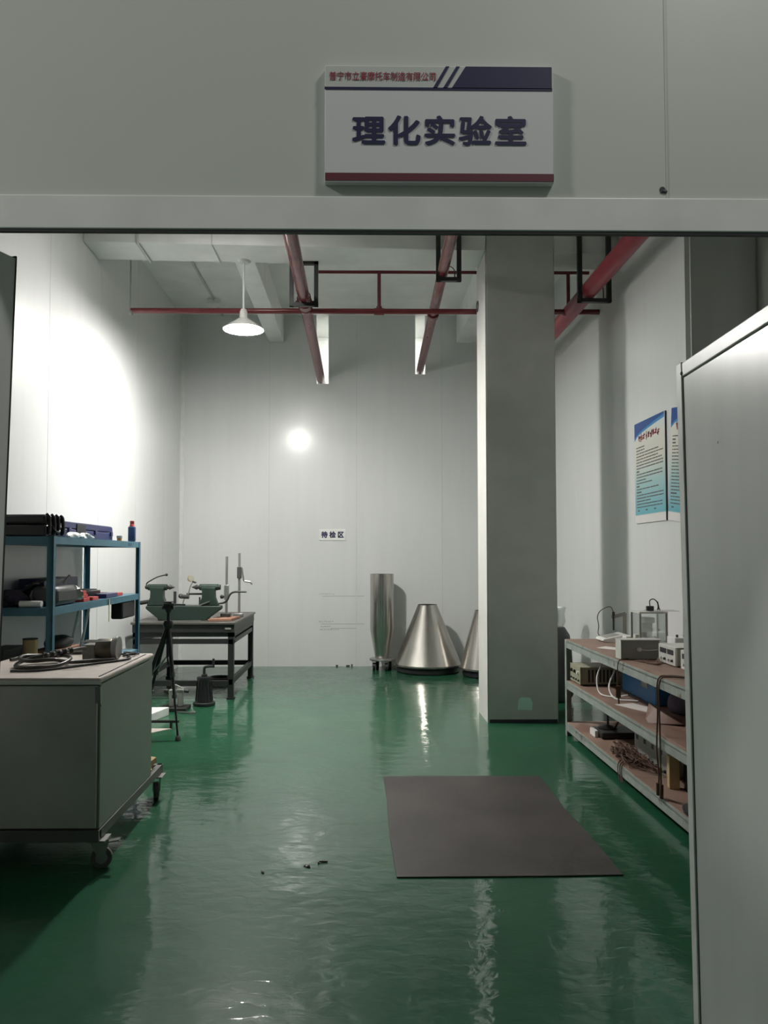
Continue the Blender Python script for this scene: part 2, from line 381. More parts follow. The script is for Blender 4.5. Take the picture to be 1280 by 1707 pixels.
# corridor-side wall with the doorway
OPL, OPR, OPT = -0.74, 1.06, 2.115
wf = MB()
wf.box(-5.0, OPL, YF, YF + 0.06, 0, 5.2).box(OPR, 4.2, YF, YF + 0.06, 0, 5.2).box(OPL, OPR, YF, YF + 0.06, OPT + 0.03, 5.2)
wfo = struct(wf, 'wall_front', 'wallout', 'pale grey panel wall above the doorway', 'wall')
part(MB().box(-5.0, OPL, YF + 0.0602, YF + 0.075, 0, ZC).box(OPR, 4.2, YF + 0.0602, YF + 0.075, 0, ZC).box(OPL, OPR, YF + 0.0602, YF + 0.07, OPT + 0.04, ZC), 'bounce_absorber', 'absorber', wfo, 'dark lining added on the room side to cut bounced light')  # unseen dark sheet, added to keep bounce off the pillar front
part(MB().box(0.5865, 0.5895, YF - 0.0012, YF, OPT + 0.06, 5.2), 'panel_joint', 'joint', wfo)
hs = MB(); hs.lathe([(0.006, -0.003), (0.0055, 0.0), (0.0, 0.0)], (0.579, YF - 0.001, 2.203), 14, (0, -1, 0))
hs.blob((0.5815, YF - 0.001, 2.1985), (0.007, 0.0015, 0.004), 4, 0.3)
part(hs, 'screw_hole', 'ink', wfo)
struct(MB().box(-1.3, 1.3, YF - 0.006, YF - 0.0005, OPT + 0.004, OPT + 0.069), 'trim_2', 'trimwhite', 'white aluminium profile across the top of the doorway', 'trim', 0.002)
struct(MB().box(-1.3, 1.3, YF - 0.004, YF + 0.006, OPT - 0.001, OPT + 0.0035), 'trim_3', 'iron', 'thin dark seal under the doorway profile', 'trim')

# pillar and beams
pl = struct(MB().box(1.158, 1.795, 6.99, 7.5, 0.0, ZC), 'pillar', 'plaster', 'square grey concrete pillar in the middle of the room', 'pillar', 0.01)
part(MB().box(1.153, 1.158, 6.992, 7.499, 0.0, 4.32), 'side_skin', 'paleplaster', pl, 'paler left side')  # thin skin, paler than the pillar's other faces
part(MB().lathe([(0.035, 0), (0.035, 0.006), (0.05, 0.009), (0.055, 0.004), (0.055, 0.0)], (1.1529, 7.43, 3.95), 24, (-1, 0, 0)), 'pipe_collar', 'ink', pl)
mp = MB(); mp.prism_y([(1.425, 0.12), (1.555, 0.115), (1.56, 0.18), (1.54, 0.225), (1.455, 0.23), (1.43, 0.2)], 6.9885, 6.99)
part(mp, 'paint_patch', 'mint', pl, 'mint green paint patch')
part(MB().box(1.17, 1.785, 6.987, 6.99, 0.0, 0.032), 'scuffed_base', 'ink', pl, 'dark chipped base edge')
bf = lambda x: 6.92 + 0.045 * x
bb = lambda x: 7.335 + 0.042 * x
def mainbeam(x0, x1): return MB().hexa([(x0, bf(x0)), (x1, bf(x1)), (x1, bb(x1)), (x0, bb(x0))], 4.32, ZC)
b1 = struct(mainbeam(XL, 1.155), 'ceiling_beam', 'beam', 'wide beam crossing the room from left wall to pillar', 'beam', 0.006)
struct(mainbeam(1.795, XR), 'ceiling_beam', 'beam', 'short beam from the pillar to the right wall', 'beam', 0.006)
struct(MB().box(-1.27, -1.06, bb(-1.1), YB, 4.48, ZC), 'ceiling_beam', 'beam', 'narrow beam running back behind the hanging lamp', 'beam', 0.006)
struct(MB().box(1.345, 1.63, 7.5, YB, 4.477, ZC), 'ceiling_beam', 'beam', 'narrow beam running back behind the pillar', 'beam', 0.006)

# ------------------------------------------------------------------ door leaves
def leafpt(s, off, z):   # along the right leaf
    return (0.972 + 0.045 * s / 0.94 + off, YF + 0.07 + s, z)
def leafbox(s0, s1, z0, z1, o0, o1):
    mb = MB().hexa([leafpt(s0, o0, 0)[:2], leafpt(s0, o1, 0)[:2], leafpt(s1, o1, 0)[:2], leafpt(s1, o0, 0)[:2]], z0, z1)
    for v in mb.bm.verts: v.co.x += (2.11 - v.co.z) * 0.011     # the leaf leans slightly on its hinges
    return mb
d1 = struct(leafbox(0, 0.87, 0.02, 2.06, 0, 0.045), 'door_1', 'leafp', 'pale grey steel panel door leaf swung open on the right', 'door')
part(leafbox(0, 0.87, 2.065, 2.108, -0.004, 0.05), 'top_rail', 'trimwhite', d1, bevel=0.003)
part(leafbox(0.874, 0.918, 0.01, 2.112, -0.005, 0.05), 'edge_rail', 'trimwhite', d1, bevel=0.003)
part(leafbox(0.868, 0.876, 0.02, 2.06, -0.001, 0.046), 'edge_gap', 'iron', d1)
part(MB().lathe([(0.006, 0), (0.005, 0.003), (0, 0.004)], leafpt(0.872, -0.004, 2.075), 12, (-1, 0, 0)), 'rivet', 'ink', d1)
part(MB().lathe([(0.004, 0), (0.003, 0.002), (0, 0.0025)], leafpt(0.62, -0.0005, 1.82), 12, (-1, 0, 0)), 'rivet', 'white', d1)
dl = Vector((-0.37, -1.0)).normalized()
def lleaf(s0, s1, z0, z1, o0, o1):
    n = Vector((-dl.y, dl.x)) * -1   # away from the doorway
    p = Vector((-0.687, 1.525))
    g = lambda s, o: tuple(p + dl * s + n * o)
    mb = MB().hexa([g(s0, o0), g(s1, o0), g(s1, o1), g(s0, o1)], z0, z1)
    for v in mb.bm.verts: v.co.x -= (2.1 - v.co.z) * 0.022     # the leaf hangs slightly out of plumb
    return mb
d2 = struct(lleaf(0.0035, 0.85, 0.02, 2.095, 0, 0.045), 'door_2', 'darkleaf', 'dark grey door leaf edge at the far left', 'door')
part(lleaf(0.0, 0.0035, 0.01, 2.1, -0.001, 0.046), 'edge_rail', 'iron', d2)

# ------------------------------------------------------------------ name sign over the door
k = 0.434 / 1152.0
SX, SZ, SY = -0.067, 2.207, YF - 0.014
sf = lambda d=0.0: (lambda a, b_: (SX + (a - 70) * k, SY - d, SZ + (674 - b_) * k))
def srect(pts, d0=0.0, d1=0.001):
    return MB().prism_y([(SX + (a - 70) * k, SZ + (674 - b_) * k) for a, b_ in reversed(pts)], SY - d1, SY - d0)
sg = thing('door_sign', 'white, navy and red room name sign on the wall above the doorway', 'sign', (0.15, YF, SZ))
part(MB().box(SX, SX + 0.434, SY, YF - 0.0003, SZ, SZ + 600 * k), 'sign_board', 'signwhite', sg, bevel=0.001)
part(srect([(72, 186), (735, 186), (800, 78), (72, 78)], 0, 0.0004), 'header_field', 'signgrey', sg)
hd = srect([(68, 186), (1218, 186), (1218, 199), (68, 199)], 0.0005, 0.001)
for q in ([(780, 76), (1216, 76), (1216, 190), (708, 190)], [(680, 76), (698, 76), (634, 190), (613, 190)], [(733, 76), (751, 76), (685, 190), (664, 190)]):
    hd.prism_y([(SX + (a - 70) * k, SZ + (674 - b_) * k) for a, b_ in reversed(q)], SY - 0.001, SY - 0.0005)
part(hd, 'header_stripes', 'signnavy', sg)
part(srect([(72, 627), (1222, 627), (1222, 666), (72, 666)], 0, 0.001), 'bottom_band', 'signmaroon', sg)
text('company_lettering', '普宁市立豪摩托车制造有限公司', 'signred', sg, (92, 628, 153, 107), sf(0.0012), 0.012)
text('room_lettering', '理化实验室', 'signnavy', sg, (207, 1085, 485, 330), sf(0.0012), 0.028, 1.12)
# waiting-area plate on the back wall
sp = thing('area_sign', 'small white plate with three navy characters on the back wall', 'sign', (-0.38, YB, 1.72))
part(MB().box(-0.56, -0.2, YB - 0.012, YB - 0.0005, 1.725, 1.878), 'sign_plate', 'white', sp, bevel=0.002)
text('area_lettering', '待 检 区', 'signnavy', sp, (-0.535, -0.222, 1.757, 1.85), lambda a, b_: (a, YB - 0.0128, b_), 0.05)

# ------------------------------------------------------------------ red pipes and hangers
YJ = 7.6
p1 = thing('fire_pipe', 'red fire pipe left of centre with a bright gleam, running to the back wall', 'pipe', (-0.54, 8.0, 3.97))
part(MB().cyl((-0.535, 3.6, 3.99), (-0.545, 11.69, 3.963), 0.057, n=28), 'pipe_run', 'red', p1)
part(MB().cyl((-0.541, 7.56, 3.98), (-0.541, 7.64, 3.98), 0.066, n=28).cyl((-0.541, 7.40, 3.981), (-0.541, 7.5, 3.981), 0.073, n=28).box(-0.63, -0.45, 7.42, 7.48, 3.965, 3.997), 'pipe_clamp', 'red', p1, bevel=0.002)
p2 = thing('fire_pipe', 'slim red fire pipe right of centre running to the back wall', 'pipe', (0.8, 8.0, 4.1))
part(MB().cyl((0.70, 4.2, 4.115), (0.855, 11.69, 4.09), 0.05, n=28), 'pipe_run', 'red', p2)
part(MB().cyl((0.782, 8.1, 4.1), (0.785, 8.19, 4.1), 0.062, n=28), 'pipe_clamp', 'red', p2)
p3 = single(MB().cyl((2.12, 3.6, 3.96), (2.12, YB - 0.001, 3.97), 0.078, n=32), 'fire_pipe', 'redchip', 'thick bright red pipe with chipped paint beside the right wall', 'pipe', (2.12, 7, 3.88))
p4 = thing('sprinkler_pipe', 'thin red sprinkler pipe crossing the room below the ceiling', 'pipe', (0, YJ, 3.95))
part(MB().cyl((-2.28, YJ, 3.95), (XR - 0.001, YJ, 3.955), 0.027, n=18), 'main_run', 'red', p4)
part(MB().cyl((-0.44, YJ, 4.35), (2.3, YJ, 4.352), 0.016, n=14), 'upper_run', 'red', p4)
for x in (0.19, 2.09):
    part(MB().cyl((x, YJ, 3.95), (x, YJ, 4.35), 0.018, n=14), 'riser', 'red', p4)
    part(MB().cyl((x - 0.05, YJ, 3.95), (x + 0.05, YJ, 3.95), 0.034, n=18).cyl((x, YJ, 3.95), (x, YJ, 4.0), 0.028, n=18), 'tee_fitting', 'red', p4)
part(MB().cyl((-2.29, YJ, 3.9), (-2.29, YJ, ZC), 0.008, n=10).cyl((-2.29, YJ, 3.93), (-2.27, YJ, 3.93), 0.03, n=14), 'hanger_rod', 'angle', p4, 'grey hanger rod')
def hanger(x0, x1, y, z0, ztop, label, rad, top=False):
    h = thing('pipe_hanger', label, 'bracket', ((x0 + x1) / 2, y, z0), 'black steel pipe hangers')
    for x in (x0, x1):
        part(MB().box(x - 0.02, x + 0.02, y - 0.02, y + 0.02, z0, ztop), 'upright', 'black', h)
    part(MB().box(x0 - 0.02, x1 + 0.02, y - 0.021, y + 0.021, z0, z0 + 0.035), 'cross_bar', 'black', h)
    if top: part(MB().box(x0 - 0.02, x1 + 0.02, y - 0.02, y + 0.02, ztop - 0.03, ztop), 'top_bar', 'black', h)
    xm, rr_ = (x0 + x1) / 2, rad + 0.006
    part(MB().tube([(xm + rr_ * math.cos(a * math.pi / 8), y, z0 + 0.035 + rad + rr_ * math.sin(a * math.pi / 8)) for a in range(0, 9)] + [(xm - rr_, y, z0 + 0.02)], 0.005, 6, smooth=False).cyl((xm + rr_, y, z0 + 0.02), (xm + rr_, y, z0 + 0.036 + rad), 0.005, n=6), 'u_bolt', 'iron', h)
hanger(-0.655, -0.42, 7.26, 3.886, 4.32, 'black square hanger frame around the left red pipe under the beam', 0.057, True)
hanger(0.715, 0.905, bf(0.8) - 0.024, 4.016, 4.8, 'black hanger frame holding the slim red pipe right of centre', 0.05)
hanger(2.03, 2.3, bf(2.15) - 0.024, 3.847, 4.8, 'black hanger frame holding the thick red pipe by the right wall', 0.078)
# conduit on the beam and ceiling
cd = MB().tube([(-2.0, bf(-2) - 0.013, ZC - 0.003), (-2.0, bf(-2) - 0.012, 4.308), (-2.0, bb(-2) + 0.0, 4.308)], 0.012, smooth=False)
single(cd, 'conduit', 'joint', 'grey conduit wrapping the wide beam near the left wall', 'conduit', (-2.0, 7.0, 4.3))
cd = MB().tube([(-1.34, bf(-1.34) - 0.007, ZC - 0.003), (-1.34, bf(-1.34) - 0.006, 4.314), (-1.34, bb(-1.34), 4.314)], 0.006, smooth=False)
single(cd, 'conduit', 'joint', 'thin cable clipped round the wide beam near the lamp', 'conduit', (-1.34, 7.0, 4.3))
cd = thing('conduit', 'grey ceiling conduit with a white junction box behind the beam', 'conduit', (-1.91, 9.2, ZC))
part(MB().cyl((-1.91, 7.4, ZC - 0.015), (-1.91, YB - 0.02, ZC - 0.015), 0.013, n=10), 'conduit_run', 'joint', cd)
part(MB().box(-1.99, -1.83, 9.9, 10.04, ZC - 0.07, ZC - 0.0015), 'junction_box', 'white', cd, 'white junction box', bevel=0.006)

# ------------------------------------------------------------------ pendant lamps
def pendant(x, y, z, ztop, emit, label):
    t = thing('pendant_lamp', label, 'lamp', (x, y, z), 'pendant lamps')
    part(MB().lathe([(0.0, 0.1), (0.055, 0.1), (0.075, 0.085), (0.19, 0.006), (0.195, 0.0), (0.19, -0.002), (0.074, 0.078), (0.0, 0.085)], (x, y, z), 48), 'lamp_shade', 'shade', t)
    part(MB().lathe([(0.0, 0.2), (0.025, 0.195), (0.035, 0.17), (0.04, 0.1)], (x, y, z), 28), 'lamp_neck', 'shade', t)
    part(MB().cyl((x, y, z + 0.19), (x, y, ztop), 0.011, n=12), 'rod', 'trimwhite', t)
    part(MB().lathe([(0.0, -0.02), (0.05, -0.018), (0.068, 0.0), (0.0, 0.0)], (x, y, ztop), 28), 'canopy', 'trimwhite', t)
    part(MB().lathe([(0.0, -0.04), (0.04, -0.036), (0.08, -0.022), (0.112, -0.002), (0.12, 0.012), (0.09, 0.045), (0.0, 0.055)], (x, y, z), 40), 'bulb', emit, t)
pendant(-1.11, 7.255, 3.66, 4.32, 'emit', 'glowing white dish lamp hanging on a rod from the wide beam')
pendant(-1.15, 5.9, 4.40, ZC, 'emit2', 'second white dish lamp hanging close under the ceiling, before the beam')

# ------------------------------------------------------------------ posters on the right wall
def poster_mat():
    m = bpy.data.materials.new('printed_poster'); m.use_nodes = True; N = m.node_tree.nodes; L = m.node_tree.links; b = N['Principled BSDF']
    b.inputs['Roughness'].default_value = 0.35
    tc = N.new('ShaderNodeTexCoord'); sx = N.new('ShaderNodeSeparateXYZ'); L.new(tc.outputs['Object'], sx.inputs[0])
    cr = N.new('ShaderNodeValToRGB'); e = cr.color_ramp.elements
    e[0].position = 0.0; e[0].color = (0.75, 0.72, 0.7, 1); e[1].position = 1.0; e[1].color = (0.6, 0.72, 0.76, 1)
    for p, c in ((0.075, (0.75, 0.72, 0.7)), (0.085, (0.13, 0.42, 0.5)), (0.4, (0.36, 0.55, 0.55)), (0.62, (0.66, 0.64, 0.56)), (0.85, (0.68, 0.68, 0.62))):
        q = e.new(p); q.color = c + (1,)
    mr = N.new('ShaderNodeMapRange'); mr.inputs[1].default_value = 0.0; mr.inputs[2].default_value = 0.86
    L.new(sx.outputs[2], mr.inputs[0]); L.new(mr.outputs[0], cr.inputs[0]); L.new(cr.outputs[0], b.inputs['Base Color'])
    return m
M['print'] = poster_mat()
M['posterblue'] = mat('poster_blue', (0.02, 0.07, 0.27), 0.35, 0, 0.05)
M['postersky'] = mat('poster_sky_blue', (0.05, 0.25, 0.5), 0.35, 0, 0.05)
M['postertext'] = mat('poster_text_grey', (0.12, 0.12, 0.12), 0.5)
def poster(ynear_far, label, lean, lines, seed):
    # local frame: x = out of the wall (towards -x world), y = -along (far side first), z up from the bottom edge
    w_, h_ = 0.66, 0.86
    t = thing('notice_poster', label, 'poster', (XR - 0.002, ynear_far, 1.785), 'notice posters')
    t.rotation_euler = (lean, 0, 0); ROOT[t.name] = (0, 0, 0)
    X = lambda a: -a
    def q(name, m, pts, d0, d1):   # pts in (s, z) with s from the far edge towards the camera
        n = len(pts); mb = MB()
        mb.add([(-d0, -s_, z_) for s_, z_ in pts] + [(-d1, -s_, z_) for s_, z_ in pts],
               [tuple(range(n)), tuple(reversed(range(n, 2 * n)))] + [(i, n + i, n + (i + 1) % n, (i + 1) % n) for i in range(n)])
        return part(mb, name, m, t)
    q('poster_board', 'print', [(0, 0), (w_, 0), (w_, h_), (0, h_)], 0.0, 0.012)
    q('board_edge', 'ink', [(w_, 0), (w_ + 0.006, 0), (w_ + 0.006, h_), (w_, h_)], 0.0, 0.011)
    arc = [(0, h_), (0, h_ - 0.15)] + [(w_ * i / 10 * 0.985, h_ - 0.15 + 0.105 * (i / 10) ** 0.5) for i in range(1, 11)] + [(w_ * 0.985, h_)]
    q('header_arc', 'postersky', arc, 0.012, 0.0126)
    arc = [(0, h_), (0, h_ - 0.13)] + [(w_ * i / 10 * 0.985, h_ - 0.13 + 0.13 * (i / 10) ** 0.55 * 0.85) for i in range(1, 11)] + [(w_ * 0.985, h_)]
    q('header_field', 'posterblue', arc, 0.0126, 0.013)
    rnd = random.Random(seed); tl = MB(); tt = MB()
    for i in range(9):     # the red heading is too small to read: nine stroke clusters
        s0 = 0.1 + i * 0.052; z0 = h_ - 0.155
        for _ in range(5):
            a = rnd.random() < 0.5; cs, cz = s0 + rnd.uniform(0, 0.03), z0 + rnd.uniform(0.004, 0.04)
            hs_, hz_ = ((0.017, 0.005) if a else (0.005, 0.021))
            tt.box(-0.0138, -0.013, -(cs + hs_), -(cs - hs_), cz - hz_, cz + hz_)
    z_ = h_ - 0.215
    while z_ > 0.13:
        head = rnd.random() < 0.22; s_ = 0.04; end = rnd.uniform(0.08, 0.14) if head else rnd.choice((0.6, 0.6, 0.6, 0.35, 0.5, 0.22))
        th = 0.0065 if head else 0.0045
        while s_ < end:
            l_ = rnd.uniform(0.015, 0.07); tl.box(-0.0134, -0.012, -min(s_ + l_, 0.62), -s_, z_ - th, z_ + th); s_ += l_ + rnd.uniform(0.004, 0.012)
        z_ -= 0.0255
    for s_ in (0.06, 0.24, 0.42): tl.box(-0.0134, -0.012, -(s_ + 0.04), -s_, 0.1, 0.112)
    part(tt, 'heading_lettering', 'signred', t); part(tl, 'text_lines', 'postertext', t)
poster(6.62, 'blue-headed notice poster farther along the right wall, fully in view', 0, 0, 1)
poster(5.925, 'tilted blue-headed notice poster partly hidden by the door edge', R(7.0), 0, 2)

# ------------------------------------------------------------------ rubber mat and scraps on the floor
mm = MB(); pts = [(0.16, 5.3), (0.5, 5.305), (0.9, 5.3), (1.225, 5.295), (1.225, 5.0), (1.215, 4.6), (1.235, 4.2), (1.238, 3.665), (0.9, 3.655), (0.5, 3.652), (0.172, 3.652), (0.16, 4.2), (0.165, 4.8)]
single(mm.hexa(pts, 0.0, 0.007), 'floor_mat', 'matrub', 'dark brown rubber mat lying flat on the green floor', 'mat', (0.7, 4.5, 0), bevel=0.002)
for i, (x, y, lab) in enumerate(((-0.253, 3.79, 'small black scrap on the floor in front of the lamp reflection'), (-0.18, 3.83, 'curled black scrap beside the small black scrap on the floor'), (-0.46, 3.72, 'tiny dark crumb on the floor left of the black scraps'))):
    mb = MB()
    if i == 1: mb.tube([(x - 0.022, y - 0.006, 0.004), (x - 0.02, y + 0.008, 0.005), (x + 0.012, y + 0.014, 0.004), (x + 0.02, y + 0.01, 0.004)], 0.004)
    else: mb.blob((x, y, 0.003), (0.014 - 0.004 * i, 0.012, 0.005), i, 0.4)
    single(mb, 'scrap', 'blackp', lab, 'debris', (x, y, 0))

# ------------------------------------------------------------------ steel cart on casters, front left
X0, X1, Y0, Y1, ZT = -1.99, -1.245, 3.74, 4.66, 0.92
ct = thing('steel_cart', 'tall sheet steel cabinet cart on casters at the left', 'cart', (-1.62, 4.2, 0))
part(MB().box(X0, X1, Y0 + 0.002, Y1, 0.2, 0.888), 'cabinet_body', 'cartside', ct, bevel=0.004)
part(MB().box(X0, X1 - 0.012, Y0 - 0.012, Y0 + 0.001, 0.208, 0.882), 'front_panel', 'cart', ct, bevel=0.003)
part(MB().box(X0 - 0.01, X1 + 0.006, Y0 - 0.02, Y1 + 0.01, 0.891, ZT), 'top_lid', 'carttop', ct, bevel=0.011)
part(MB().box(X0 - 0.012, X1 + 0.008, Y0 - 0.0235, Y0 - 0.0205, 0.889, ZT - 0.012), 'lid_lip', 'trimwhite', ct, bevel=0.002)
part(MB().prism_x([(Y0 - 0.017, 0.878), (Y0 - 0.012, 0.80), (Y0 + 0.006, 0.78), (Y0 + 0.006, 0.878)], X1 - 0.022, X1 + 0.004), 'corner_gusset', 'satin', ct)
fr = MB().box(X0, X1 + 0.004, Y0 - 0.012, Y0 + 0.03, 0.145, 0.198).box(X1 - 0.03, X1 + 0.004, Y0, 4.92, 0.15, 0.198)
fr.box(X0, X0 + 0.03, Y0, 4.92, 0.15, 0.198).box(X0, X1 + 0.004, 4.885, 4.92, 0.15, 0.198)
part(fr, 'base_frame', 'cartframe', ct, bevel=0.002)
part(MB().box(X0 + 0.03, X1 - 0.03, 4.6, 4.885, 0.152, 0.158), 'tray', 'cart', ct)
part(MB().box(-1.70, -1.685, 3.745, 3.755, 0.2, 0.88), 'door_gap', 'ink', ct)
hd = MB().tube([(-1.775, Y0 - 0.012, 0.66), (-1.775, Y0 - 0.06, 0.65), (-1.775, Y0 - 0.065, 0.56), (-1.775, Y0 - 0.012, 0.55)], 0.011)
part(hd, 'handle', 'satin', ct, 'pale handle')
part(MB().tube([(-1.26, 3.76, 0.9215), (-1.27, 4.6, 0.9215)], 0.003, 6), 'lid_seam', 'ink', ct)
def caster(x, y, a=0.0):
    t = part(MB().box(x - 0.045, x + 0.045, y - 0.05, y + 0.05, 0.137, 0.1449), 'caster', 'satin', ct)
    d = Vector((math.cos(a), math.sin(a), 0)); n = Vector((-d.y, d.x, 0)); c = Vector((x, y, 0.05)) + d * 0.015
    part(MB().cyl(c - n * 0.015, c + n * 0.015, 0.05, n=28), 'wheel', 'wheelgrey', t, bevel=0.004)
    part(MB().cyl(c - n * 0.017, c + n * 0.017, 0.028, n=24), 'hub', 'satin', t)
    fk = MB()
    for sgn in (-1, 1):
        b0 = c + n * 0.021 * sgn; u = n * 0.0015
        q = [(-0.055, 0.088), (0.035, 0.088), (0.014, -0.004), (-0.014, -0.004)]
        v = [b0 + d * a_ + Vector((0, 0, h)) - u for a_, h in q] + [b0 + d * a_ + Vector((0, 0, h)) + u for a_, h in q]
        fk.add([tuple(p) for p in v], [(0, 1, 2, 3), (7, 6, 5, 4), (0, 4, 5, 1), (1, 5, 6, 2), (2, 6, 7, 3), (3, 7, 4, 0)])
    part(fk, 'fork', 'satin', t)
    part(MB().obox(c + d * 0.055 + Vector((0, 0, 0.075)), (0.06, 0.03, 0.006), Vector((0, 0, 1)).rotation_difference(Vector((-d.x * 0.2, -d.y * 0.2, 1)))), 'brake_pedal', 'satin', t)
caster(-1.262, 3.79, 0.25); caster(-1.262, 4.85, 1.9); caster(-1.93, 3.80, 2.6); caster(-1.93, 4.85, 1.2)
# things on the cart
g = thing('gear_motor', 'small grey motor with round flange and long shaft on the cart top', 'motor', (-1.47, 4.42, ZT))
zb = ZT + 0.001
part(MB().box(-1.56, -1.49, 4.36, 4.46, zb, zb + 0.085), 'gearbox', 'grey', g, bevel=0.006)
part(MB().lathe([(0, 0), (0.05, 0), (0.056, 0.01), (0.056, 0.08), (0.05, 0.09), (0.0, 0.09)], (-1.49, 4.41, zb + 0.058), 30, (1, 0, 0)), 'motor_body', 'tarnish', g, 'tarnished motor body')
part(MB().lathe([(0, 0.0), (0.062, 0.0), (0.064, 0.004), (0.064, 0.026), (0.06, 0.03), (0, 0.03)], (-1.397, 4.41, zb + 0.0645), 34, (1, 0, 0)), 'flange', 'satin', g)
part(MB().cyl((-1.5, 4.40, zb + 0.075), (-1.72, 4.22, zb + 0.04), 0.011, n=14), 'shaft', 'satin', g)
nt = MB()
for i in range(5):
    a = 0.45 + i * 0.12; p = Vector((-1.5, 4.40, zb + 0.075)).lerp(Vector((-1.72, 4.22, zb + 0.04)), a); q = Vector((-1.5, 4.40, zb + 0.075)).lerp(Vector((-1.72, 4.22, zb + 0.04)), a + 0.06)
    nt.cyl(p, q, 0.019, n=12)
part(nt, 'coupling', 'iron', g)
bl = MB()
for dy in (-0.035, 0.035):
    bl.cyl((-1.57, 4.41 + dy, zb + 0.1), (-1.395, 4.41 + dy, zb + 0.1), 0.005, n=8)
part(bl, 'tie_rod', 'satin', g)
hp = [(-1.70, 4.24, zb + 0.04), (-1.78, 4.2, zb + 0.03), (-1.81, 4.12, zb + 0.014), (-1.76, 4.0, zb + 0.012), (-1.65, 3.98, zb + 0.012), (-1.57, 4.07, zb + 0.014), (-1.56, 4.19, zb + 0.03), (-1.63, 4.28, zb + 0.035), (-1.72, 4.27, zb + 0.03), (-1.8, 4.19, zb + 0.045), (-1.79, 4.09, zb + 0.042), (-1.7, 4.02, zb + 0.04), (-1.6, 4.06, zb + 0.042), (-1.55, 4.16, zb + 0.016), (-1.45, 4.25, zb + 0.011), (-1.35, 4.28, zb + 0.011)]
single(MB().tube(hp, 0.0105, 12), 'hose', 'hose', 'coiled dark rubber hose lying on the cart top', 'hose', (-1.68, 4.13, ZT))
single(MB().tube([(-1.93, 4.3, zb + 0.01), (-1.84, 4.5, zb + 0.01), (-1.72, 4.58, zb + 0.01), (-1.6, 4.6, zb + 0.01)], 0.009, 8).tube([(-1.6, 4.6, zb + 0.01), (-1.45, 4.58, zb + 0.01), (-1.35, 4.5, zb + 0.008), (-1.3, 4.35, zb + 0.006), (-1.42, 4.17, zb + 0.006), (-1.6, 3.93, zb + 0.006), (-1.75, 3.9, zb + 0.006)], 0.006, 8), 'cable', 'rubber', 'thin black cable trailing round the back of the cart top', 'cable', (-1.6, 4.4, ZT))
single(MB().tube([(-1.36, 4.46, zb + 0.01), (-1.31, 4.52, zb + 0.02), (-1.33, 4.58, zb + 0.012), (-1.38, 4.55, zb + 0.02), (-1.34, 4.5, zb + 0.012), (-1.3, 4.57, zb + 0.008)], 0.005, 6), 'cable', 'rubber', 'small cable knot behind the motor flange on the cart', 'cable', (-1.34, 4.52, ZT))
wt = MB()
wt.obox((-1.3, 4.78, 0.185), (0.05, 0.12, 0.05), Matrix.Rotation(0.3, 3, 'Z')); wt.obox((-1.29, 4.8, 0.24), (0.05, 0.07, 0.035), Matrix.Rotation(-0.4, 3, 'Z') @ Matrix.Rotation(0.25, 3, 'X'))
single(wt, 'wood_offcut', 'tan', 'tan wood offcuts on the ledge behind the cart', 'wood', (-1.3, 4.78, 0.159), bevel=0.004)

# ------------------------------------------------------------------ blue rack on the left wall
RX0, RX1, RY0, RY1, RZ = -2.455, -1.965, 4.96, 6.92, 1.632
rk = thing('storage_rack', 'blue steel storage rack along the left wall', 'rack', (-2.21, 5.93, 0))
for x, y, sx, sy in ((RX0, RY0, 1, 1), (RX1, RY0, -1, 1), (RX0, RY1, 1, -1), (RX1, RY1, -1, -1)):
    pb = MB(); xa, xb_ = sorted((x, x + sx * 0.042)); ya, yb_ = sorted((y, y + sy * 0.003)); pb.box(xa, xb_, ya, yb_, 0, RZ)
    xa, xb_ = sorted((x, x + sx * 0.003)); ya, yb_ = sorted((y, y + sy * 0.042)); pb.box(xa, xb_, ya, yb_, 0, RZ)
    part(pb, 'post', 'blue', rk)
def rshelf(z):
    s_ = part(MB().box(RX0 + 0.006, RX1 - 0.006, RY0 + 0.006, RY1 - 0.006, z - 0.008, z), 'shelf', 'blue', rk)
    part(MB().box(RX0 + 0.003, RX1 - 0.003, RY0 + 0.0035, RY0 + 0.0055, z - 0.052, z).box(RX0 + 0.003, RX1 - 0.003, RY1 - 0.0055, RY1 - 0.0035, z - 0.05, z)
         .box(RX1 - 0.0055, RX1 - 0.0035, RY0 + 0.004, RY1 - 0.004, z - 0.05, z).box(RX0 + 0.0035, RX0 + 0.0055, RY0 + 0.004, RY1 - 0.004, z - 0.05, z), 'shelf_rim', 'blue', s_)
for z in (RZ - 0.001, 1.172, 0.68, 0.2): rshelf(z)
st = MB(); rr = random.Random(5)
for i in range(4): st.bar((RX1 + 0.0005, 6.55 + i * 0.04, RZ - 0.042), (RX1 + 0.0005, 6.56 + i * 0.04 + rr.uniform(-0.02, 0.02), RZ - 0.014), 0.004, 0.001)
part(st, 'scratched_mark', 'ink', rk)
# top shelf
zt = RZ - 0.0005
cs = thing('hard_case', 'black hard-shell case with latches at the near end of the rack top', 'case', (-2.24, 5.06, zt))
part(MB().box(-2.44, -2.02, 4.965, 5.26, zt, zt + 0.075), 'case_base', 'blackp', cs, bevel=0.012)
part(MB().box(-2.44, -2.02, 4.965, 5.26, zt + 0.078, zt + 0.142), 'case_lid', 'blackp', cs, bevel=0.018)
for y in (5.0, 5.08, 5.15, 5.23):
    part(MB().tube([(-2.025, y, zt + 0.02), (-2.01, y, zt + 0.03), (-2.012, y, zt + 0.12), (-2.03, y, zt + 0.145)], 0.011, 8), 'rib', 'blackp', cs)
part(MB().tube([(-2.02, 5.06, zt + 0.07), (-2.0, 5.075, zt + 0.035), (-2.0, 5.14, zt + 0.035), (-2.02, 5.155, zt + 0.07)], 0.008, 8), 'carry_handle', 'blackp', cs)
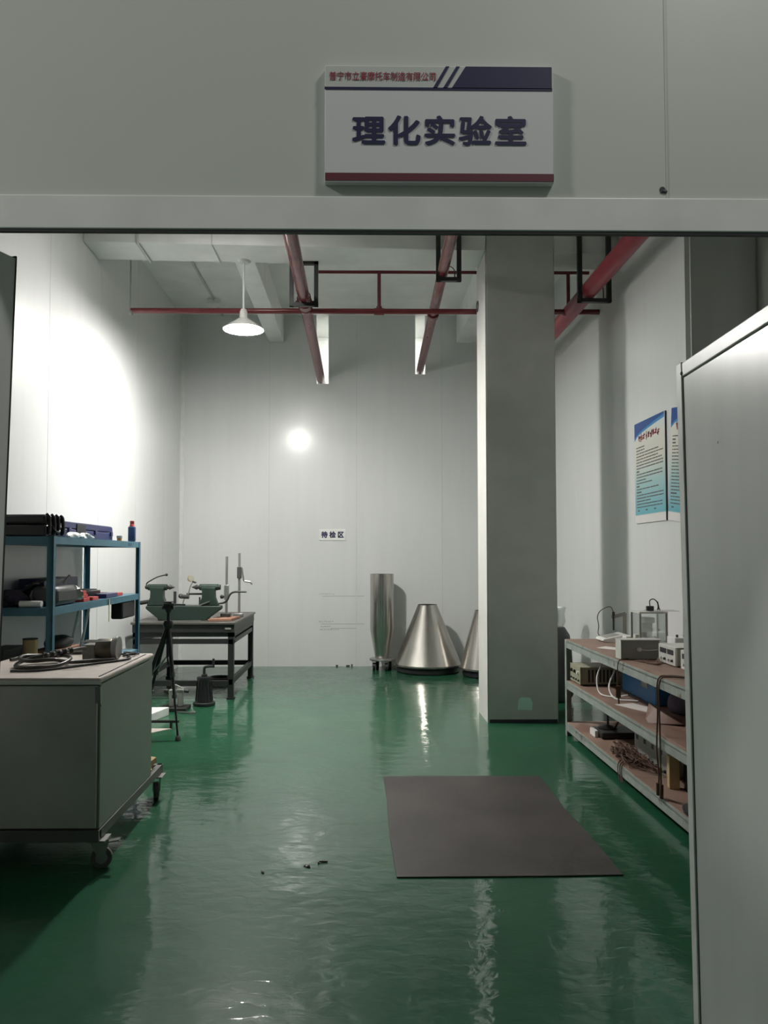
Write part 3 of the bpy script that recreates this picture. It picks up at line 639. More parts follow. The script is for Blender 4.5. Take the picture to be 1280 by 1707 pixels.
cs = thing('tool_case', 'long navy blue plastic tool case on the rack top', 'case', (-2.26, 5.98, zt))
part(MB().box(-2.42, -2.1, 5.4, 6.56, zt, zt + 0.07), 'case_base', 'navy', cs, bevel=0.01)
part(MB().prism_x([(5.4, zt + 0.073), (6.56, zt + 0.073), (6.55, zt + 0.115), (6.52, zt + 0.122), (5.44, zt + 0.122), (5.41, zt + 0.115)], -2.42, -2.1), 'case_lid', 'navy', cs, bevel=0.006)
part(MB().box(-2.101, -2.094, 5.72, 5.9, zt + 0.05, zt + 0.11), 'handle_recess', 'blackp', cs, 'black handle recess', bevel=0.002)
for y in (5.55, 6.1, 6.48): part(MB().box(-2.102, -2.088, y, y + 0.05, zt + 0.04, zt + 0.075), 'latch', 'navy', cs, bevel=0.003)
for i, (x, y) in enumerate(((-2.04, 5.5), (-2.035, 5.72))):
    mb = MB().blob((x, y, zt + 0.016), (0.035, 0.085, 0.028), 20 + i, 0.35)
    for j in range(3): mb.tube([(x, y + 0.05 + j * 0.01, zt + 0.012), (x + 0.012 - 0.015 * j, y + 0.1 + 0.01 * j, zt + 0.016), (x + 0.02 - 0.02 * j, y + 0.125, zt + 0.01)], 0.009, 8)
    single(mb, 'cotton_glove', 'white', ('crumpled white cotton glove on the rack top, nearer the black case', 'crumpled white cotton glove on the rack top, beside the navy case latch')[i], 'glove', (x, y, zt), 'white cotton gloves')
bo = thing('spray_bottle', 'dark blue bottle with red cap at the far end of the rack top', 'bottle', (-2.0, 6.78, zt))
part(MB().box(-2.034, -1.972, 6.755, 6.805, zt, zt + 0.135), 'bottle_body', 'bluebottle', bo, bevel=0.012)
part(MB().lathe([(0.022, 0.134), (0.02, 0.15), (0.017, 0.155), (0.019, 0.158), (0.019, 0.182), (0, 0.184)], (-2.003, 6.78, zt), 20), 'cap', 'redbox', bo)
part(MB().lathe([(0.017, 0), (0.017, 0.001), (0.012, 0.001), (0.012, 0)], (-2.003, 6.7548, zt + 0.035), 20, (0, -1, 0)), 'round_mark', 'ink', bo)
cu = thing('small_pot', 'small orange pot with grey lid beside the navy tool case', 'pot', (-2.08, 6.66, zt))
part(MB().lathe([(0, 0), (0.02, 0), (0.022, 0.028), (0, 0.028)], (-2.075, 6.66, zt), 16), 'pot_body', 'orange', cu)
part(MB().lathe([(0.024, 0.028), (0.024, 0.048), (0, 0.048)], (-2.075, 6.66, zt), 16), 'lid', 'grey', cu)
# middle shelf
zm = 1.1725
single(MB().blob((-2.3, 5.13, zm + 0.04), (0.1, 0.12, 0.068), 31, 0.3), 'tool_bag', 'violet', 'dark slumped tool bag at the near end of the middle rack shelf', 'bag', (-2.3, 5.13, zm))
gr = MB().bar((-2.38, 5.3, zm + 0.02), (-2.19, 5.24, zm + 0.15), 0.06, 0.02).bar((-2.28, 5.3, zm + 0.12), (-2.19, 5.4, zm + 0.17), 0.05, 0.015).bar((-2.3, 5.34, zm + 0.03), (-2.3, 5.3, zm + 0.08), 0.1, 0.07)
single(gr, 'angle_bracket', 'dark', 'grey metal brackets leaning behind the dark tool bag', 'bracket', (-2.25, 5.3, zm), bevel=0.003)
single(MB().cyl((-2.19, 5.0, zm + 0.022), (-2.05, 5.0, zm + 0.022), 0.021, n=20), 'paper_roll', 'white', 'short white roll at the front edge of the middle rack shelf', 'roll', (-2.12, 5.0, zm))
single(MB().hexa([(-2.42, 4.98), (-2.38, 4.98), (-2.39, 5.04), (-2.42, 5.03)], zm, zm + 0.045), 'paper_bundle', 'paper', 'folded white papers at the left end of the middle rack shelf', 'paper', (-2.4, 5.0, zm), bevel=0.003)
hl = thing('wrapped_motor', 'dark grey wrapped motor with crumpled foil end on the rack', 'motor', (-2.07, 5.4, zm))
part(MB().hexa([(-2.16, 5.08), (-1.985, 5.08), (-1.985, 5.46), (-2.16, 5.46)], zm, zm + 0.13), 'wrap', 'dark', hl, bevel=0.035)
part(MB().blob((-2.05, 5.5, zm + 0.06), (0.07, 0.06, 0.068), 9, 0.3), 'foil_end', 'satin', hl, 'silver foil end')
part(MB().bar((-2.1, 5.2, zm + 0.13), (-2.02, 5.28, zm + 0.17), 0.035, 0.012).bar((-2.02, 5.28, zm + 0.15), (-1.99, 5.31, zm + 0.2), 0.02, 0.01), 'bent_bracket', 'satin', hl)
bs = MB().box(-2.43, -2.24, 5.5, 6.2, zm, zm + 0.085); single(bs, 'parts_box', 'navy', 'lower navy parts box at the back of the middle rack shelf', 'box', (-2.33, 5.85, zm), 'navy parts boxes', 0.006)
bs = MB().box(-2.43, -2.25, 5.52, 6.18, zm + 0.0855, zm + 0.17); single(bs, 'parts_box', 'navy', 'upper navy parts box stacked at the back of the rack shelf', 'box', (-2.33, 5.85, zm + 0.0855), 'navy parts boxes', 0.006)
rb = [(-2.03, 5.66, 0.0, 0.07, 0.12, 'red box at the bottom of the short stack on the rack'), (-2.035, 5.65, 0.0265, 0.065, 0.11, 'red box second from bottom in the short rack stack'), (-2.04, 5.66, 0.053, 0.05, 0.1, 'red box on top of the short stack on the rack'),
      (-2.03, 5.85, 0.0, 0.07, 0.13, 'flat red box just beyond the short red stack'), (-2.16, 5.85, 0.0, 0.08, 0.2, 'wide red box behind the short red stack'), (-2.06, 6.5, 0.0, 0.09, 0.16, 'red box at the far end of the middle rack shelf'), (-2.2, 6.5, 0.0, 0.09, 0.2, 'red box set back at the far end of the rack shelf')]
for x, y, dz, wx, wy, lab in rb:
    single(MB().box(x - wx / 2, x + wx / 2, y - wy / 2, y + wy / 2, zm + dz, zm + dz + 0.026), 'gauge_box', 'redbox', lab, 'box', (x, y, zm + dz), 'red gauge boxes', 0.003)
single(MB().box(-2.08, -1.99, 6.08, 6.36, zm, zm + 0.035), 'caliper_case', 'navy', 'dark flat caliper case between the red boxes', 'case', (-2.03, 6.2, zm), None, 0.004)
single(MB().box(-2.26, -2.13, 6.0, 6.36, zm, zm + 0.055), 'flat_case', 'blackp', 'black flat case behind the dark caliper case', 'case', (-2.2, 6.2, zm), None, 0.004)
single(MB().box(-2.42, -2.29, 6.25, 6.75, zm, zm + 0.05), 'flat_case', 'grey', 'grey flat case near the wall at the rack shelf end', 'case', (-2.35, 6.5, zm), None, 0.004)
single(MB().box(-1.964, -1.961, 6.06, 6.075, zm - 0.18, zm - 0.005), 'hanging_strap', 'yellow', 'pale yellow strap hanging off the middle rack shelf', 'strap', (-1.96, 6.07, zm - 0.18))
single(MB().hexa([(-2.09, 6.5), (-1.99, 6.5), (-1.99, 6.86), (-2.09, 6.86)], 0.975, 1.121), 'hanging_bin', 'blackp', 'black plastic bin hung below the middle rack shelf', 'bin', (-2.04, 6.7, 0.975), None, 0.014)
# lower shelf
zl = 0.6805
single(MB().box(-2.2, -2.02, 5.25, 5.6, zl, zl + 0.19), 'carton', 'brown', 'brown carton on the lower rack shelf', 'box', (-2.1, 5.4, zl), None, 0.004)
single(MB().blob((-2.1, 5.42, zl + 0.22), (0.085, 0.14, 0.055), 12, 0.2), 'pouch', 'blackp', 'black pouch lying on the brown carton', 'bag', (-2.1, 5.42, zl + 0.19))
tn = thing('metal_can', 'yellow and brown striped can on the lower rack shelf', 'can', (-2.145, 5.1, zl))
part(MB().lathe([(0, 0), (0.046, 0), (0.046, 0.28), (0.042, 0.285), (0, 0.285)], (-2.145, 5.06, zl), 28), 'can_body', 'brass', tn)
part(MB().lathe([(0.0475, 0.282), (0.0475, 0.288), (0.043, 0.288)], (-2.145, 5.06, zl), 28), 'rim', 'iron', tn)
single(MB().box(-2.42, -2.28, 5.0, 5.3, zl, zl + 0.22), 'tool_tray', 'dark', 'dark green-grey tray at the near left of the lower rack shelf', 'tray', (-2.35, 5.15, zl), None, 0.01)
for i, (xa, xb_) in enumerate(((-2.36, -2.30), (-2.31, -2.26))):
    single(MB().cyl((xa, 6.3 + 0.1 * i, zl + 0.001), (xb_ , 6.38 + 0.1 * i, zl + 0.42), 0.012, n=12), 'white_tube', 'white', ('white tube leaning inside the rack, nearer one', 'white tube leaning inside the rack, farther one')[i], 'tube', (xa, 6.3 + 0.1 * i, zl), 'white tubes')

# ------------------------------------------------------------------ surface plate table
TX0, TX1, TY0, TY1 = -2.41, -1.33, 8.16, 9.67
tb = thing('surface_plate_table', 'heavy black inspection table with cast plate top by the left wall', 'table', (-1.87, 8.9, 0))
part(MB().box(TX0, TX1 + 0.02, TY0 - 0.02, TY1 + 0.02, 0.785, 0.81), 'plate_top', 'plate', tb, bevel=0.004)
part(MB().box(TX0 + 0.015, TX1 + 0.005, TY0 - 0.005, TY1 + 0.005, 0.7, 0.785), 'plate_body', 'iron', tb, bevel=0.004)
part(MB().box(TX1 - 0.09, TX1 - 0.03, TY0 - 0.01, TY0 - 0.004, 0.735, 0.752), 'name_plate', 'grey', tb)
fr = MB()
for y in (TY0 + 0.01, TY1 - 0.07): fr.box(TX0 + 0.02, TX1, y, y + 0.06, 0.655, 0.698).box(TX0 + 0.02, TX1, y, y + 0.05, 0.58, 0.63)
for x in (TX0 + 0.02, TX1 - 0.06): fr.box(x, x + 0.06, TY0, TY1, 0.655, 0.698).box(x + 0.005, x + 0.055, TY0, TY1, 0.58, 0.63)
part(fr, 'top_frame', 'black', tb)
fr = MB().box(TX0 + 0.02, TX1 - 0.02, TY0 + 0.01, TY0 + 0.05, 0.14, 0.195).box(TX0 + 0.02, TX1 - 0.02, TY1 - 0.05, TY1 - 0.01, 0.16, 0.215)
for x in (TX0 + 0.03, TX1 - 0.05): fr.box(x, x + 0.04, TY0, TY1, 0.155, 0.21)
part(fr, 'lower_frame', 'black', tb)
for x in (TX0 + 0.02, TX1 - 0.06):
    for y in (TY0, TY1 - 0.06):
        part(MB().box(x, x + 0.06, y, y + 0.06, 0.02, 0.7).box(x - 0.01, x + 0.07, y - 0.01, y + 0.07, 0, 0.02), 'leg', 'black', tb)
        part(MB().lathe([(0.02, 0.63), (0.03, 0.635), (0.03, 0.65), (0.02, 0.655)], (x + 0.03, y + 0.03, 0.0), 12), 'levelling_screw', 'iron', tb)
# bench centre instrument (x along the bed)
ZT2 = 0.8105
bc = thing('bench_center', 'dark green bench centre with two headstocks on the black table', 'instrument', (-1.92, 8.45, ZT2))
x0, x1, yc = -2.32, -1.52, 8.45
bed = MB(); n4 = [(x0, 0.155), (x0 + 0.0, 0.125), (x0 + 0.13, 0.02), (x0 + 0.13, 0.0), (x1 - 0.13, 0.0), (x1 - 0.13, 0.02), (x1 + 0.01, 0.12), (x1 + 0.01, 0.155)]
bed.prism_y([(a, ZT2 + b_) for a, b_ in n4], yc - 0.07, yc + 0.07); part(bed, 'bed', 'castgreen', bc, bevel=0.008)
part(MB().box(x0 + 0.22, x1 - 0.2, yc - 0.06, yc + 0.06, ZT2 + 0.156, ZT2 + 0.166), 'slideway', 'satin', bc)
def headstock(xc, sgn):
    hb = MB(); z0 = ZT2 + 0.156
    prof = [(-0.115, 0), (0.115, 0), (0.1, 0.03), (0.075, 0.09), (0.072, 0.15), (0.085, 0.2), (-0.085, 0.2), (-0.072, 0.15), (-0.075, 0.09), (-0.1, 0.03)]
    hb.prism_y([(xc + a * 0.95, z0 + b_) for a, b_ in prof], yc - 0.05, yc + 0.05); h_ = part(hb, 'headstock', 'castgreen', bc, bevel=0.01)
    part(MB().cyl((xc - 0.105, yc, z0 + 0.2), (xc + 0.105, yc, z0 + 0.2), 0.034, n=20), 'spindle_housing', 'castgreen', h_, bevel=0.006)
    part(MB().cyl((xc + sgn * 0.105, yc, z0 + 0.2), (xc + sgn * 0.13, yc, z0 + 0.2), 0.02, n=16).cyl((xc + sgn * 0.13, yc, z0 + 0.2), (xc + sgn * 0.19, yc, z0 + 0.2), 0.03, 0.002, n=20), 'centre_point', 'iron', h_)
    return h_, z0
h1, z0 = headstock(-2.21, 1)
part(MB().tube([(-2.32, yc, z0 + 0.2), (-2.33, yc, z0 + 0.24), (-2.27, yc - 0.01, z0 + 0.28), (-2.2, yc - 0.02, z0 + 0.315), (-2.12, yc - 0.02, z0 + 0.335)], 0.007).ball((-2.11, yc - 0.02, z0 + 0.336), 0.016).ball((-2.325, yc, z0 + 0.2), 0.024), 'clamp_lever', 'iron', h1)
part(MB().cyl((-2.39, yc - 0.02, z0 + 0.03), (-2.3, yc - 0.02, z0 + 0.045), 0.022, n=14), 'side_handle', 'iron', h1)
h2, z0 = headstock(-1.65, -1)
part(MB().cyl((-1.545, yc, z0 + 0.2), (-1.525, yc, z0 + 0.2), 0.03, n=18), 'end_knob', 'iron', h2)
part(MB().tube([(-1.9, yc + 0.03, z0 + 0.125), (-1.72, yc + 0.03, z0 + 0.125)], 0.011, smooth=False), 'cross_rod', 'iron', h2)
part(MB().tube([(-1.55, yc + 0.02, z0 + 0.02), (-1.49, yc + 0.02, z0 + 0.03), (-1.45, yc, z0 + 0.06), (-1.42, yc, z0 + 0.12), (-1.37, yc, z0 + 0.148), (-1.24, yc, z0 + 0.15)], 0.011), 'crank_handle', 'iron', h2)
part(MB().bar((-1.76, yc - 0.06, z0 + 0.0), (-1.63, yc - 0.06, z0 + 0.05), 0.012, 0.012), 'clamp_bar', 'satin', h2)
part(MB().cyl((-2.02, yc, ZT2 + 0.166), (-2.02, yc, ZT2 + 0.31), 0.016, n=14), 'stop_post', 'iron', bc)
part(MB().cyl((-1.745, yc - 0.03, ZT2 + 0.166), (-1.745, yc - 0.03, ZT2 + 0.25), 0.009, n=12), 'stop_post', 'iron', bc)
di = thing('dial_indicator', 'dial indicator on an angled stand rod above the bench centre bed', 'gauge', (-1.93, yc, ZT2 + 0.166))
part(MB().tube([(-1.935, yc, ZT2 + 0.1665), (-1.92, yc, ZT2 + 0.22), (-1.88, yc, ZT2 + 0.27), (-1.855, yc, ZT2 + 0.36), (-1.83, yc, ZT2 + 0.41)], 0.006), 'stand_rod', 'satin', di)
part(MB().cyl((-1.955, yc - 0.01, ZT2 + 0.255), (-1.865, yc - 0.01, ZT2 + 0.25), 0.022, n=16).ball((-1.955, yc - 0.01, ZT2 + 0.26), 0.026), 'clamp_knob', 'iron', di)
part(MB().lathe([(0, -0.01), (0.034, -0.01), (0.036, 0.0), (0.034, 0.008), (0.028, 0.009), (0, 0.007)], (-1.85, yc - 0.005, ZT2 + 0.45), 28, (0.6, -0.75, 0.1)), 'dial', 'brass', di)
part(MB().lathe([(0.027, 0.0091), (0, 0.0095)], (-1.85, yc - 0.005, ZT2 + 0.45), 28, (0.6, -0.75, 0.1)), 'dial_face', 'grey', di)
part(MB().cyl((-1.83, yc, ZT2 + 0.42), (-1.79, yc, ZT2 + 0.405), 0.01, n=12), 'stem', 'iron', di)
def hgauge(x, y, h, label, crank):
    t = thing('height_gauge', label, 'gauge', (x, y, ZT2 + 0.0005)); z = ZT2 + 0.0005
    if not crank: z += 0.0265; t.location.z += 0.0265; ROOT[t.name] = (x, y, z)
    part(MB().box(x - 0.06, x + 0.045, y - 0.05, y + 0.05, z, z + 0.04), 'base', 'iron' if not crank else 'satin', t, bevel=0.006)
    part(MB().box(x - 0.013, x + 0.013, y - 0.01, y + 0.01, z + 0.04, z + h), 'scale_bar', 'satin', t)
    zz = z + (h - 0.29 if crank else 0.19)
    part(MB().box(x - 0.024, x + 0.024, y - 0.026, y + 0.02, zz, zz + (0.13 if crank else 0.16)), 'slider', 'dark' if crank else 'satin', t, bevel=0.004)
    if crank: part(MB().tube([(x + 0.03, y - 0.01, zz + 0.12), (x + 0.045, y - 0.01, zz + 0.02), (x + 0.06, y - 0.01, zz - 0.03), (x + 0.12, y - 0.01, zz - 0.04), (x + 0.15, y - 0.01, zz - 0.07)], 0.010), 'scriber_arm', 'satin', t)
    else: part(MB().ball((x - 0.05, y - 0.01, zz + 0.03), 0.022).cyl((x - 0.05, y - 0.01, zz + 0.03), (x, y - 0.01, zz + 0.03), 0.01, n=10), 'fine_adjust_knob', 'iron', t)
hgauge(-1.475, 8.55, 0.665, 'shorter height gauge standing on a brown board on the black table', False)
hgauge(-1.39, 8.9, 0.73, 'taller height gauge with crank-shaped scriber on the black table', True)
single(MB().hexa([(-1.62, 8.24), (-1.38, 8.3), (-1.34, 8.66), (-1.5, 8.66), (-1.58, 8.6)], ZT2, ZT2 + 0.026), 'wooden_board', 'brown', 'brown board under the shorter height gauge on the table', 'board', (-1.48, 8.45, ZT2), None, 0.004)
single(MB().bar((-2.04, 8.24, ZT2 + 0.006), (-1.7, 8.26, ZT2 + 0.006), 0.03, 0.011), 'steel_rule', 'satin', 'steel rule on the table before the bench centre', 'rule', (-1.87, 8.25, ZT2))

# ------------------------------------------------------------------ things on the floor near the table
z = 0.0
pm = thing('hand_pump', 'black ribbed hand pump with cranked handle on the floor by the table', 'pump', (-1.58, 7.82, 0))
px, py = -1.575, 7.86
part(MB().lathe([(0, 0), (0.108, 0), (0.11, 0.008), (0.11, 0.03), (0.1, 0.036), (0, 0.036)], (px, py, 0), 36), 'base', 'iron', pm)
bd = [(0, 0.036), (0.088, 0.036), (0.08, 0.09), (0.068, 0.2), (0.07, 0.25), (0.074, 0.27), (0.07, 0.285), (0, 0.29)]
part(MB().lathe(bd, (px, py, 0), 32), 'pump_body', 'blackp', pm)
rb_ = MB()
for i in range(14):
    a = 2 * math.pi * i / 14; c_, s_ = math.cos(a), math.sin(a)
    rb_.bar((px + 0.086 * c_, py + 0.086 * s_, 0.05), (px + 0.070 * c_, py + 0.070 * s_, 0.24), 0.012, 0.008)
part(rb_, 'rib', 'blackp', pm)
part(MB().tube([(px, py, 0.28), (px, py, 0.37), (px + 0.03, py - 0.01, 0.39), (px + 0.1, py - 0.02, 0.395)], 0.014).cyl((px + 0.095, py - 0.02, 0.38), (px + 0.095, py - 0.02, 0.47), 0.012, n=12).cyl((px, py, 0.285), (px, py, 0.31), 0.03, n=16), 'crank_handle', 'iron', pm)
pn = MB().lathe([(0, 0.01), (0.1, 0.01), (0.135, 0.035), (0.15, 0.06), (0.155, 0.06), (0.14, 0.028), (0.11, 0.0), (0, 0.0)], (-1.68, 9.3, 0.0), 32)
single(pn, 'round_pan', 'blackp', 'shallow round black pan under the table', 'pan', (-1.68, 9.3, 0))
vs = thing('twin_post_fixture', 'small grey twin-post fixture on a dark plate on the floor', 'fixture', (-1.79, 7.62, 0))
part(MB().box(-1.95, -1.68, 7.52, 7.74, 0, 0.035), 'base_plate', 'iron', vs, bevel=0.005)
for x in (-1.84, -1.755): part(MB().box(x - 0.03, x + 0.02, 7.6, 7.66, 0.035, 0.19), 'post', 'grey', vs, bevel=0.008)
part(MB().box(-1.87, -1.73, 7.6, 7.66, 0.165, 0.2), 'bridge', 'grey', vs, bevel=0.01)
part(MB().cyl((-1.92, 7.63, 0.185), (-1.88, 7.63, 0.185), 0.02, n=14).cyl((-1.72, 7.63, 0.185), (-1.68, 7.63, 0.18), 0.018, n=14), 'knob', 'iron', vs)
part(MB().tube([(-1.81, 7.6, 0.25), (-1.77, 7.6, 0.235), (-1.73, 7.6, 0.215), (-1.71, 7.6, 0.215)], 0.006).cyl((-1.8, 7.62, 0.2), (-1.8, 7.62, 0.25), 0.008, n=10), 'lever', 'satin', vs)
single(MB().bar((-1.76, 7.47, 0.01), (-1.57, 7.42, 0.012), 0.02, 0.012).obox((-1.6, 7.44, 0.014), (0.07, 0.03, 0.01), Matrix.Rotation(0.5, 3, 'Z')), 'open_wrench', 'satin', 'bright steel spanner lying before the twin-post fixture', 'tool', (-1.67, 7.44, 0))
wbx = MB().hexa([(-2.1, 6.9), (-1.93, 6.9), (-1.81, 7.38), (-2.1, 7.38)], 0.0, 0.075); single(wbx, 'white_box', 'white', 'flat white box on the floor behind the cart', 'box', (-1.95, 7.1, 0), None, 0.004)
single(MB().box(-2.05, -1.585, 6.80, 6.825, 0.05, 0.07).box(-2.05, -2.03, 6.8, 6.825, 0, 0.05).box(-1.66, -1.64, 6.8, 6.825, 0, 0.05), 'metal_rail', 'iron', 'low dark metal rail on the floor before the white box', 'rail', (-1.8, 6.81, 0))
single(MB().hexa([(-2.0, 6.5), (-1.84, 6.55), (-1.74, 6.66), (-1.64, 6.78), (-1.84, 6.79), (-1.86, 6.78), (-2.0, 6.78)], 0.0, 0.006), 'beige_board', 'carttop', 'thin pale board flat on the floor under the tripod', 'board', (-1.8, 6.65, 0))
# tripod
tr = thing('tripod', 'black tripod with pan head standing between cart and table', 'tripod', (-1.62, 6.55, 0))
hub = Vector((-1.62, 6.55, 0.93))
part(MB().cyl(hub + Vector((0, 0, -0.28)), hub + Vector((0, 0, 0.1)), 0.014, n=14), 'centre_column', 'iron', tr)
part(MB().lathe([(0, -0.04), (0.035, -0.035), (0.045, 0.0), (0.035, 0.03), (0, 0.035)], tuple(hub), 22), 'hub', 'blackp', tr)
hdz = hub + Vector((0, 0, 0.1))
h_ = part(MB().lathe([(0.02, 0), (0.03, 0.02), (0.03, 0.05), (0.045, 0.06), (0.045, 0.075), (0, 0.08)], tuple(hdz), 20).cyl(hdz + Vector((-0.05, 0, 0.04)), hdz + Vector((0.05, 0, 0.04)), 0.018, n=14), 'pan_head', 'blackp', tr)
part(MB().tube([hdz + Vector((0.02, 0, 0.06)), hdz + Vector((0.06, 0.02, 0.064)), hdz + Vector((0.13, 0.05, 0.06))], 0.008), 'pan_handle', 'blackp', h_)
part(MB().box(hdz.x - 0.035, hdz.x + 0.035, hdz.y - 0.03, hdz.y + 0.03, hdz.z + 0.08, hdz.z + 0.092), 'camera_plate', 'blackp', h_, bevel=0.003)
for fx, fy in ((-1.485, 6.36), (-1.90, 6.36), (-1.88, 6.70)):
    f = Vector((fx, fy, 0.02)); a = hub + (f - hub).normalized() * 0.02; md = a.lerp(f, 0.42); m2 = a.lerp(f, 0.62)
    l = part(MB().cyl(a, md, 0.017, n=12).cyl(md, m2, 0.013, n=12).cyl(m2, f, 0.009, n=12), 'leg', 'blackp', tr)
    part(MB().cyl(md, md.lerp(f, 0.07), 0.022, n=12).cyl(m2, m2.lerp(f, 0.08), 0.02, n=12), 'leg_lock', 'dark', l)
    part(MB().lathe([(0, 0), (0.024, 0.0), (0.02, 0.03), (0.01, 0.04), (0, 0.04)], (fx, fy, 0), 14), 'rubber_foot', 'rubber', l)
    b0 = hub + Vector((0, 0, -0.26)); part(MB().cyl(b0, a.lerp(f, 0.45), 0.005, n=8), 'brace', 'satin', tr)

# ------------------------------------------------------------------ stainless hoppers by the back wall
hc = thing('steel_hopper', 'tall stainless cylinder hopper with tapered foot on a small dolly', 'hopper', (0.29, 10.28, 0))
cx_, cy_ = 0.292, 10.28
part(MB().lathe([(0.154, 1.27), (0.157, 1.27), (0.157, 0.53), (0.09, 0.155), (0.087, 0.155), (0.154, 0.53), (0.154, 1.268)], (cx_, cy_, 0), 48), 'hopper_body', 'steel', hc)
part(MB().cyl((cx_ - 0.005, cy_ - 0.1575, 0.53), (cx_ - 0.005, cy_ - 0.1575, 1.27), 0.002, n=6), 'weld_seam', 'satin', hc)
part(MB().lathe([(0, 0.13), (0.165, 0.13), (0.165, 0.153), (0, 0.153)], (cx_, cy_, 0), 40), 'dolly_plate', 'satin', hc, bevel=0.004)
for a in range(4):
    an = a * math.pi / 2 + 0.5; x, y = cx_ + 0.12 * math.cos(an), cy_ + 0.12 * math.sin(an)
    c_ = part(MB().box(x - 0.03, x + 0.03, y - 0.03, y + 0.03, 0.118, 0.13).box(x - 0.026, x - 0.022, y - 0.02, y + 0.02, 0.04, 0.118).box(x + 0.022, x + 0.026, y - 0.02, y + 0.02, 0.04, 0.118), 'caster', 'satin', hc)
    part(MB().cyl((x - 0.02, y, 0.052), (x + 0.02, y, 0.052), 0.052, n=24), 'wheel', 'blackp', c_)
def cone(x, y, rb, rt, z0, z1, label, rot):
    t = thing('steel_cone', label, 'cone', (x, y, 0), 'stainless cones on black dollies')
    part(MB().lathe([(rt - 0.004, z1 + 0.012), (rt, z1 + 0.012), (rt, z1), (rb, z0 + 0.02), (rb + 0.006, z0 + 0.018), (rb + 0.006, z0), (rb, z0), (rb - 0.004, z0 + 0.02), (rt - 0.004, z1), (rt - 0.004, z1 + 0.01)], (x, y, 0), 64), 'cone_body', 'steel', t)
    part(MB().lathe([(0, z0 - 0.03), (rb - 0.05, z0 - 0.03), (rb - 0.05, z0 - 0.001), (0, z0 - 0.001)], (x, y, 0), 48).lathe([(rb - 0.1, 0.012), (rb - 0.03, 0.012), (rb - 0.03, z0 - 0.03), (rb - 0.1, z0 - 0.03), (rb - 0.1, 0.012)], (x, y, 0), 48), 'dolly', 'blackp', t)
    for a in range(4):
        an = a * math.pi / 2 + rot; xx, yy = x + (rb - 0.12) * math.cos(an), y + (rb - 0.12) * math.sin(an)
        part(MB().cyl((xx - 0.015, yy, 0.032), (xx + 0.015, yy, 0.032), 0.032, n=18), 'caster_wheel', 'satin', t)
cone(0.888, 10.15, 0.435, 0.128, 0.09, 0.86, 'wide stainless cone on a black dolly at the back wall', -0.9)
cone(1.575, 9.75, 0.31, 0.125, 0.09, 0.81, 'narrower stainless cone half hidden behind the pillar', 0.6)

# sack with clear plastic behind the pillar
sk = thing('plastic_sack', 'dark sack with clear plastic liner standing behind the pillar by the bench', 'bag', (2.06, 8.1, 0))
part(MB().lathe([(0, 0), (0.16, 0.0), (0.2, 0.06), (0.2, 0.3), (0.19, 0.5), (0.17, 0.68), (0.12, 0.76), (0.06, 0.78), (0, 0.78)], (2.03, 8.1, 0), 24), 'sack_body', 'dark', sk)
part(MB().lathe([(0.1, 0.74), (0.13, 0.82), (0.12, 0.9), (0.135, 0.97), (0.13, 0.97), (0.115, 0.9), (0.125, 0.82), (0.09, 0.74)], (2.03, 8.1, 0), 20), 'liner', 'film', sk)

# ------------------------------------------------------------------ three-tier shelf bench on the right wall
BX0, BX1, BY0, BY1 = 1.735, 2.385, 3.3, 6.53
be = thing('shelf_bench', 'long three-tier bench of grey angle iron with brown boards along the right', 'bench', (2.06, 4.9, 0))
tiers = (0.805, 0.462, 0.115)
for i, zt_ in enumerate(tiers):
    fr = MB().box(BX0, BX0 + 0.006, BY0, BY1, zt_ - 0.07, zt_ - 0.003).box(BX0, BX1, BY1 - 0.006, BY1, zt_ - 0.07, zt_ - 0.003).box(BX0, BX1, BY0, BY0 + 0.006, zt_ - 0.07, zt_ - 0.003).box(BX1 - 0.006, BX1, BY0, BY1, zt_ - 0.07, zt_ - 0.003)
    fr.box(BX0, BX0 + 0.05, BY0, BY1, zt_ - 0.022, zt_ - 0.018)
    part(fr, 'shelf_frame', 'angle', be)
    ys = (BY1 - 0.01, 4.86, BY0 + 0.01) if i != 1 else (BY1 - 0.01, 4.62, BY0 + 0.01)
    for j in range(2):
        part(MB().box(BX0 + 0.007, BX1 - 0.007, ys[j + 1] + 0.0015, ys[j] - 0.0015, zt_ - 0.018, zt_ + (0.012 if (i == 1 and j == 1) else 0.0)), 'board', 'board', be, bevel=0.002)
for x, y, sx, sy in ((BX0, BY1, 1, -1), (BX1, BY1, -1, -1), (BX0, BY0, 1, 1), (BX1, BY0, -1, 1)):
    pb = MB(); xa, xb_ = sorted((x - sx * 0.002, x + sx * 0.05)); ya, yb_ = sorted((y, y + sy * 0.005)); pb.box(xa, xb_, ya, yb_, 0, 0.8)
    xa, xb_ = sorted((x - sx * 0.002, x + sx * 0.004)); ya, yb_ = sorted((y, y + sy * 0.05)); pb.box(xa, xb_, ya, yb_, 0, 0.8)
    part(pb, 'post', 'angle', be)
Z1, Z2, Z3 = 0.8055, 0.4625, 0.1155
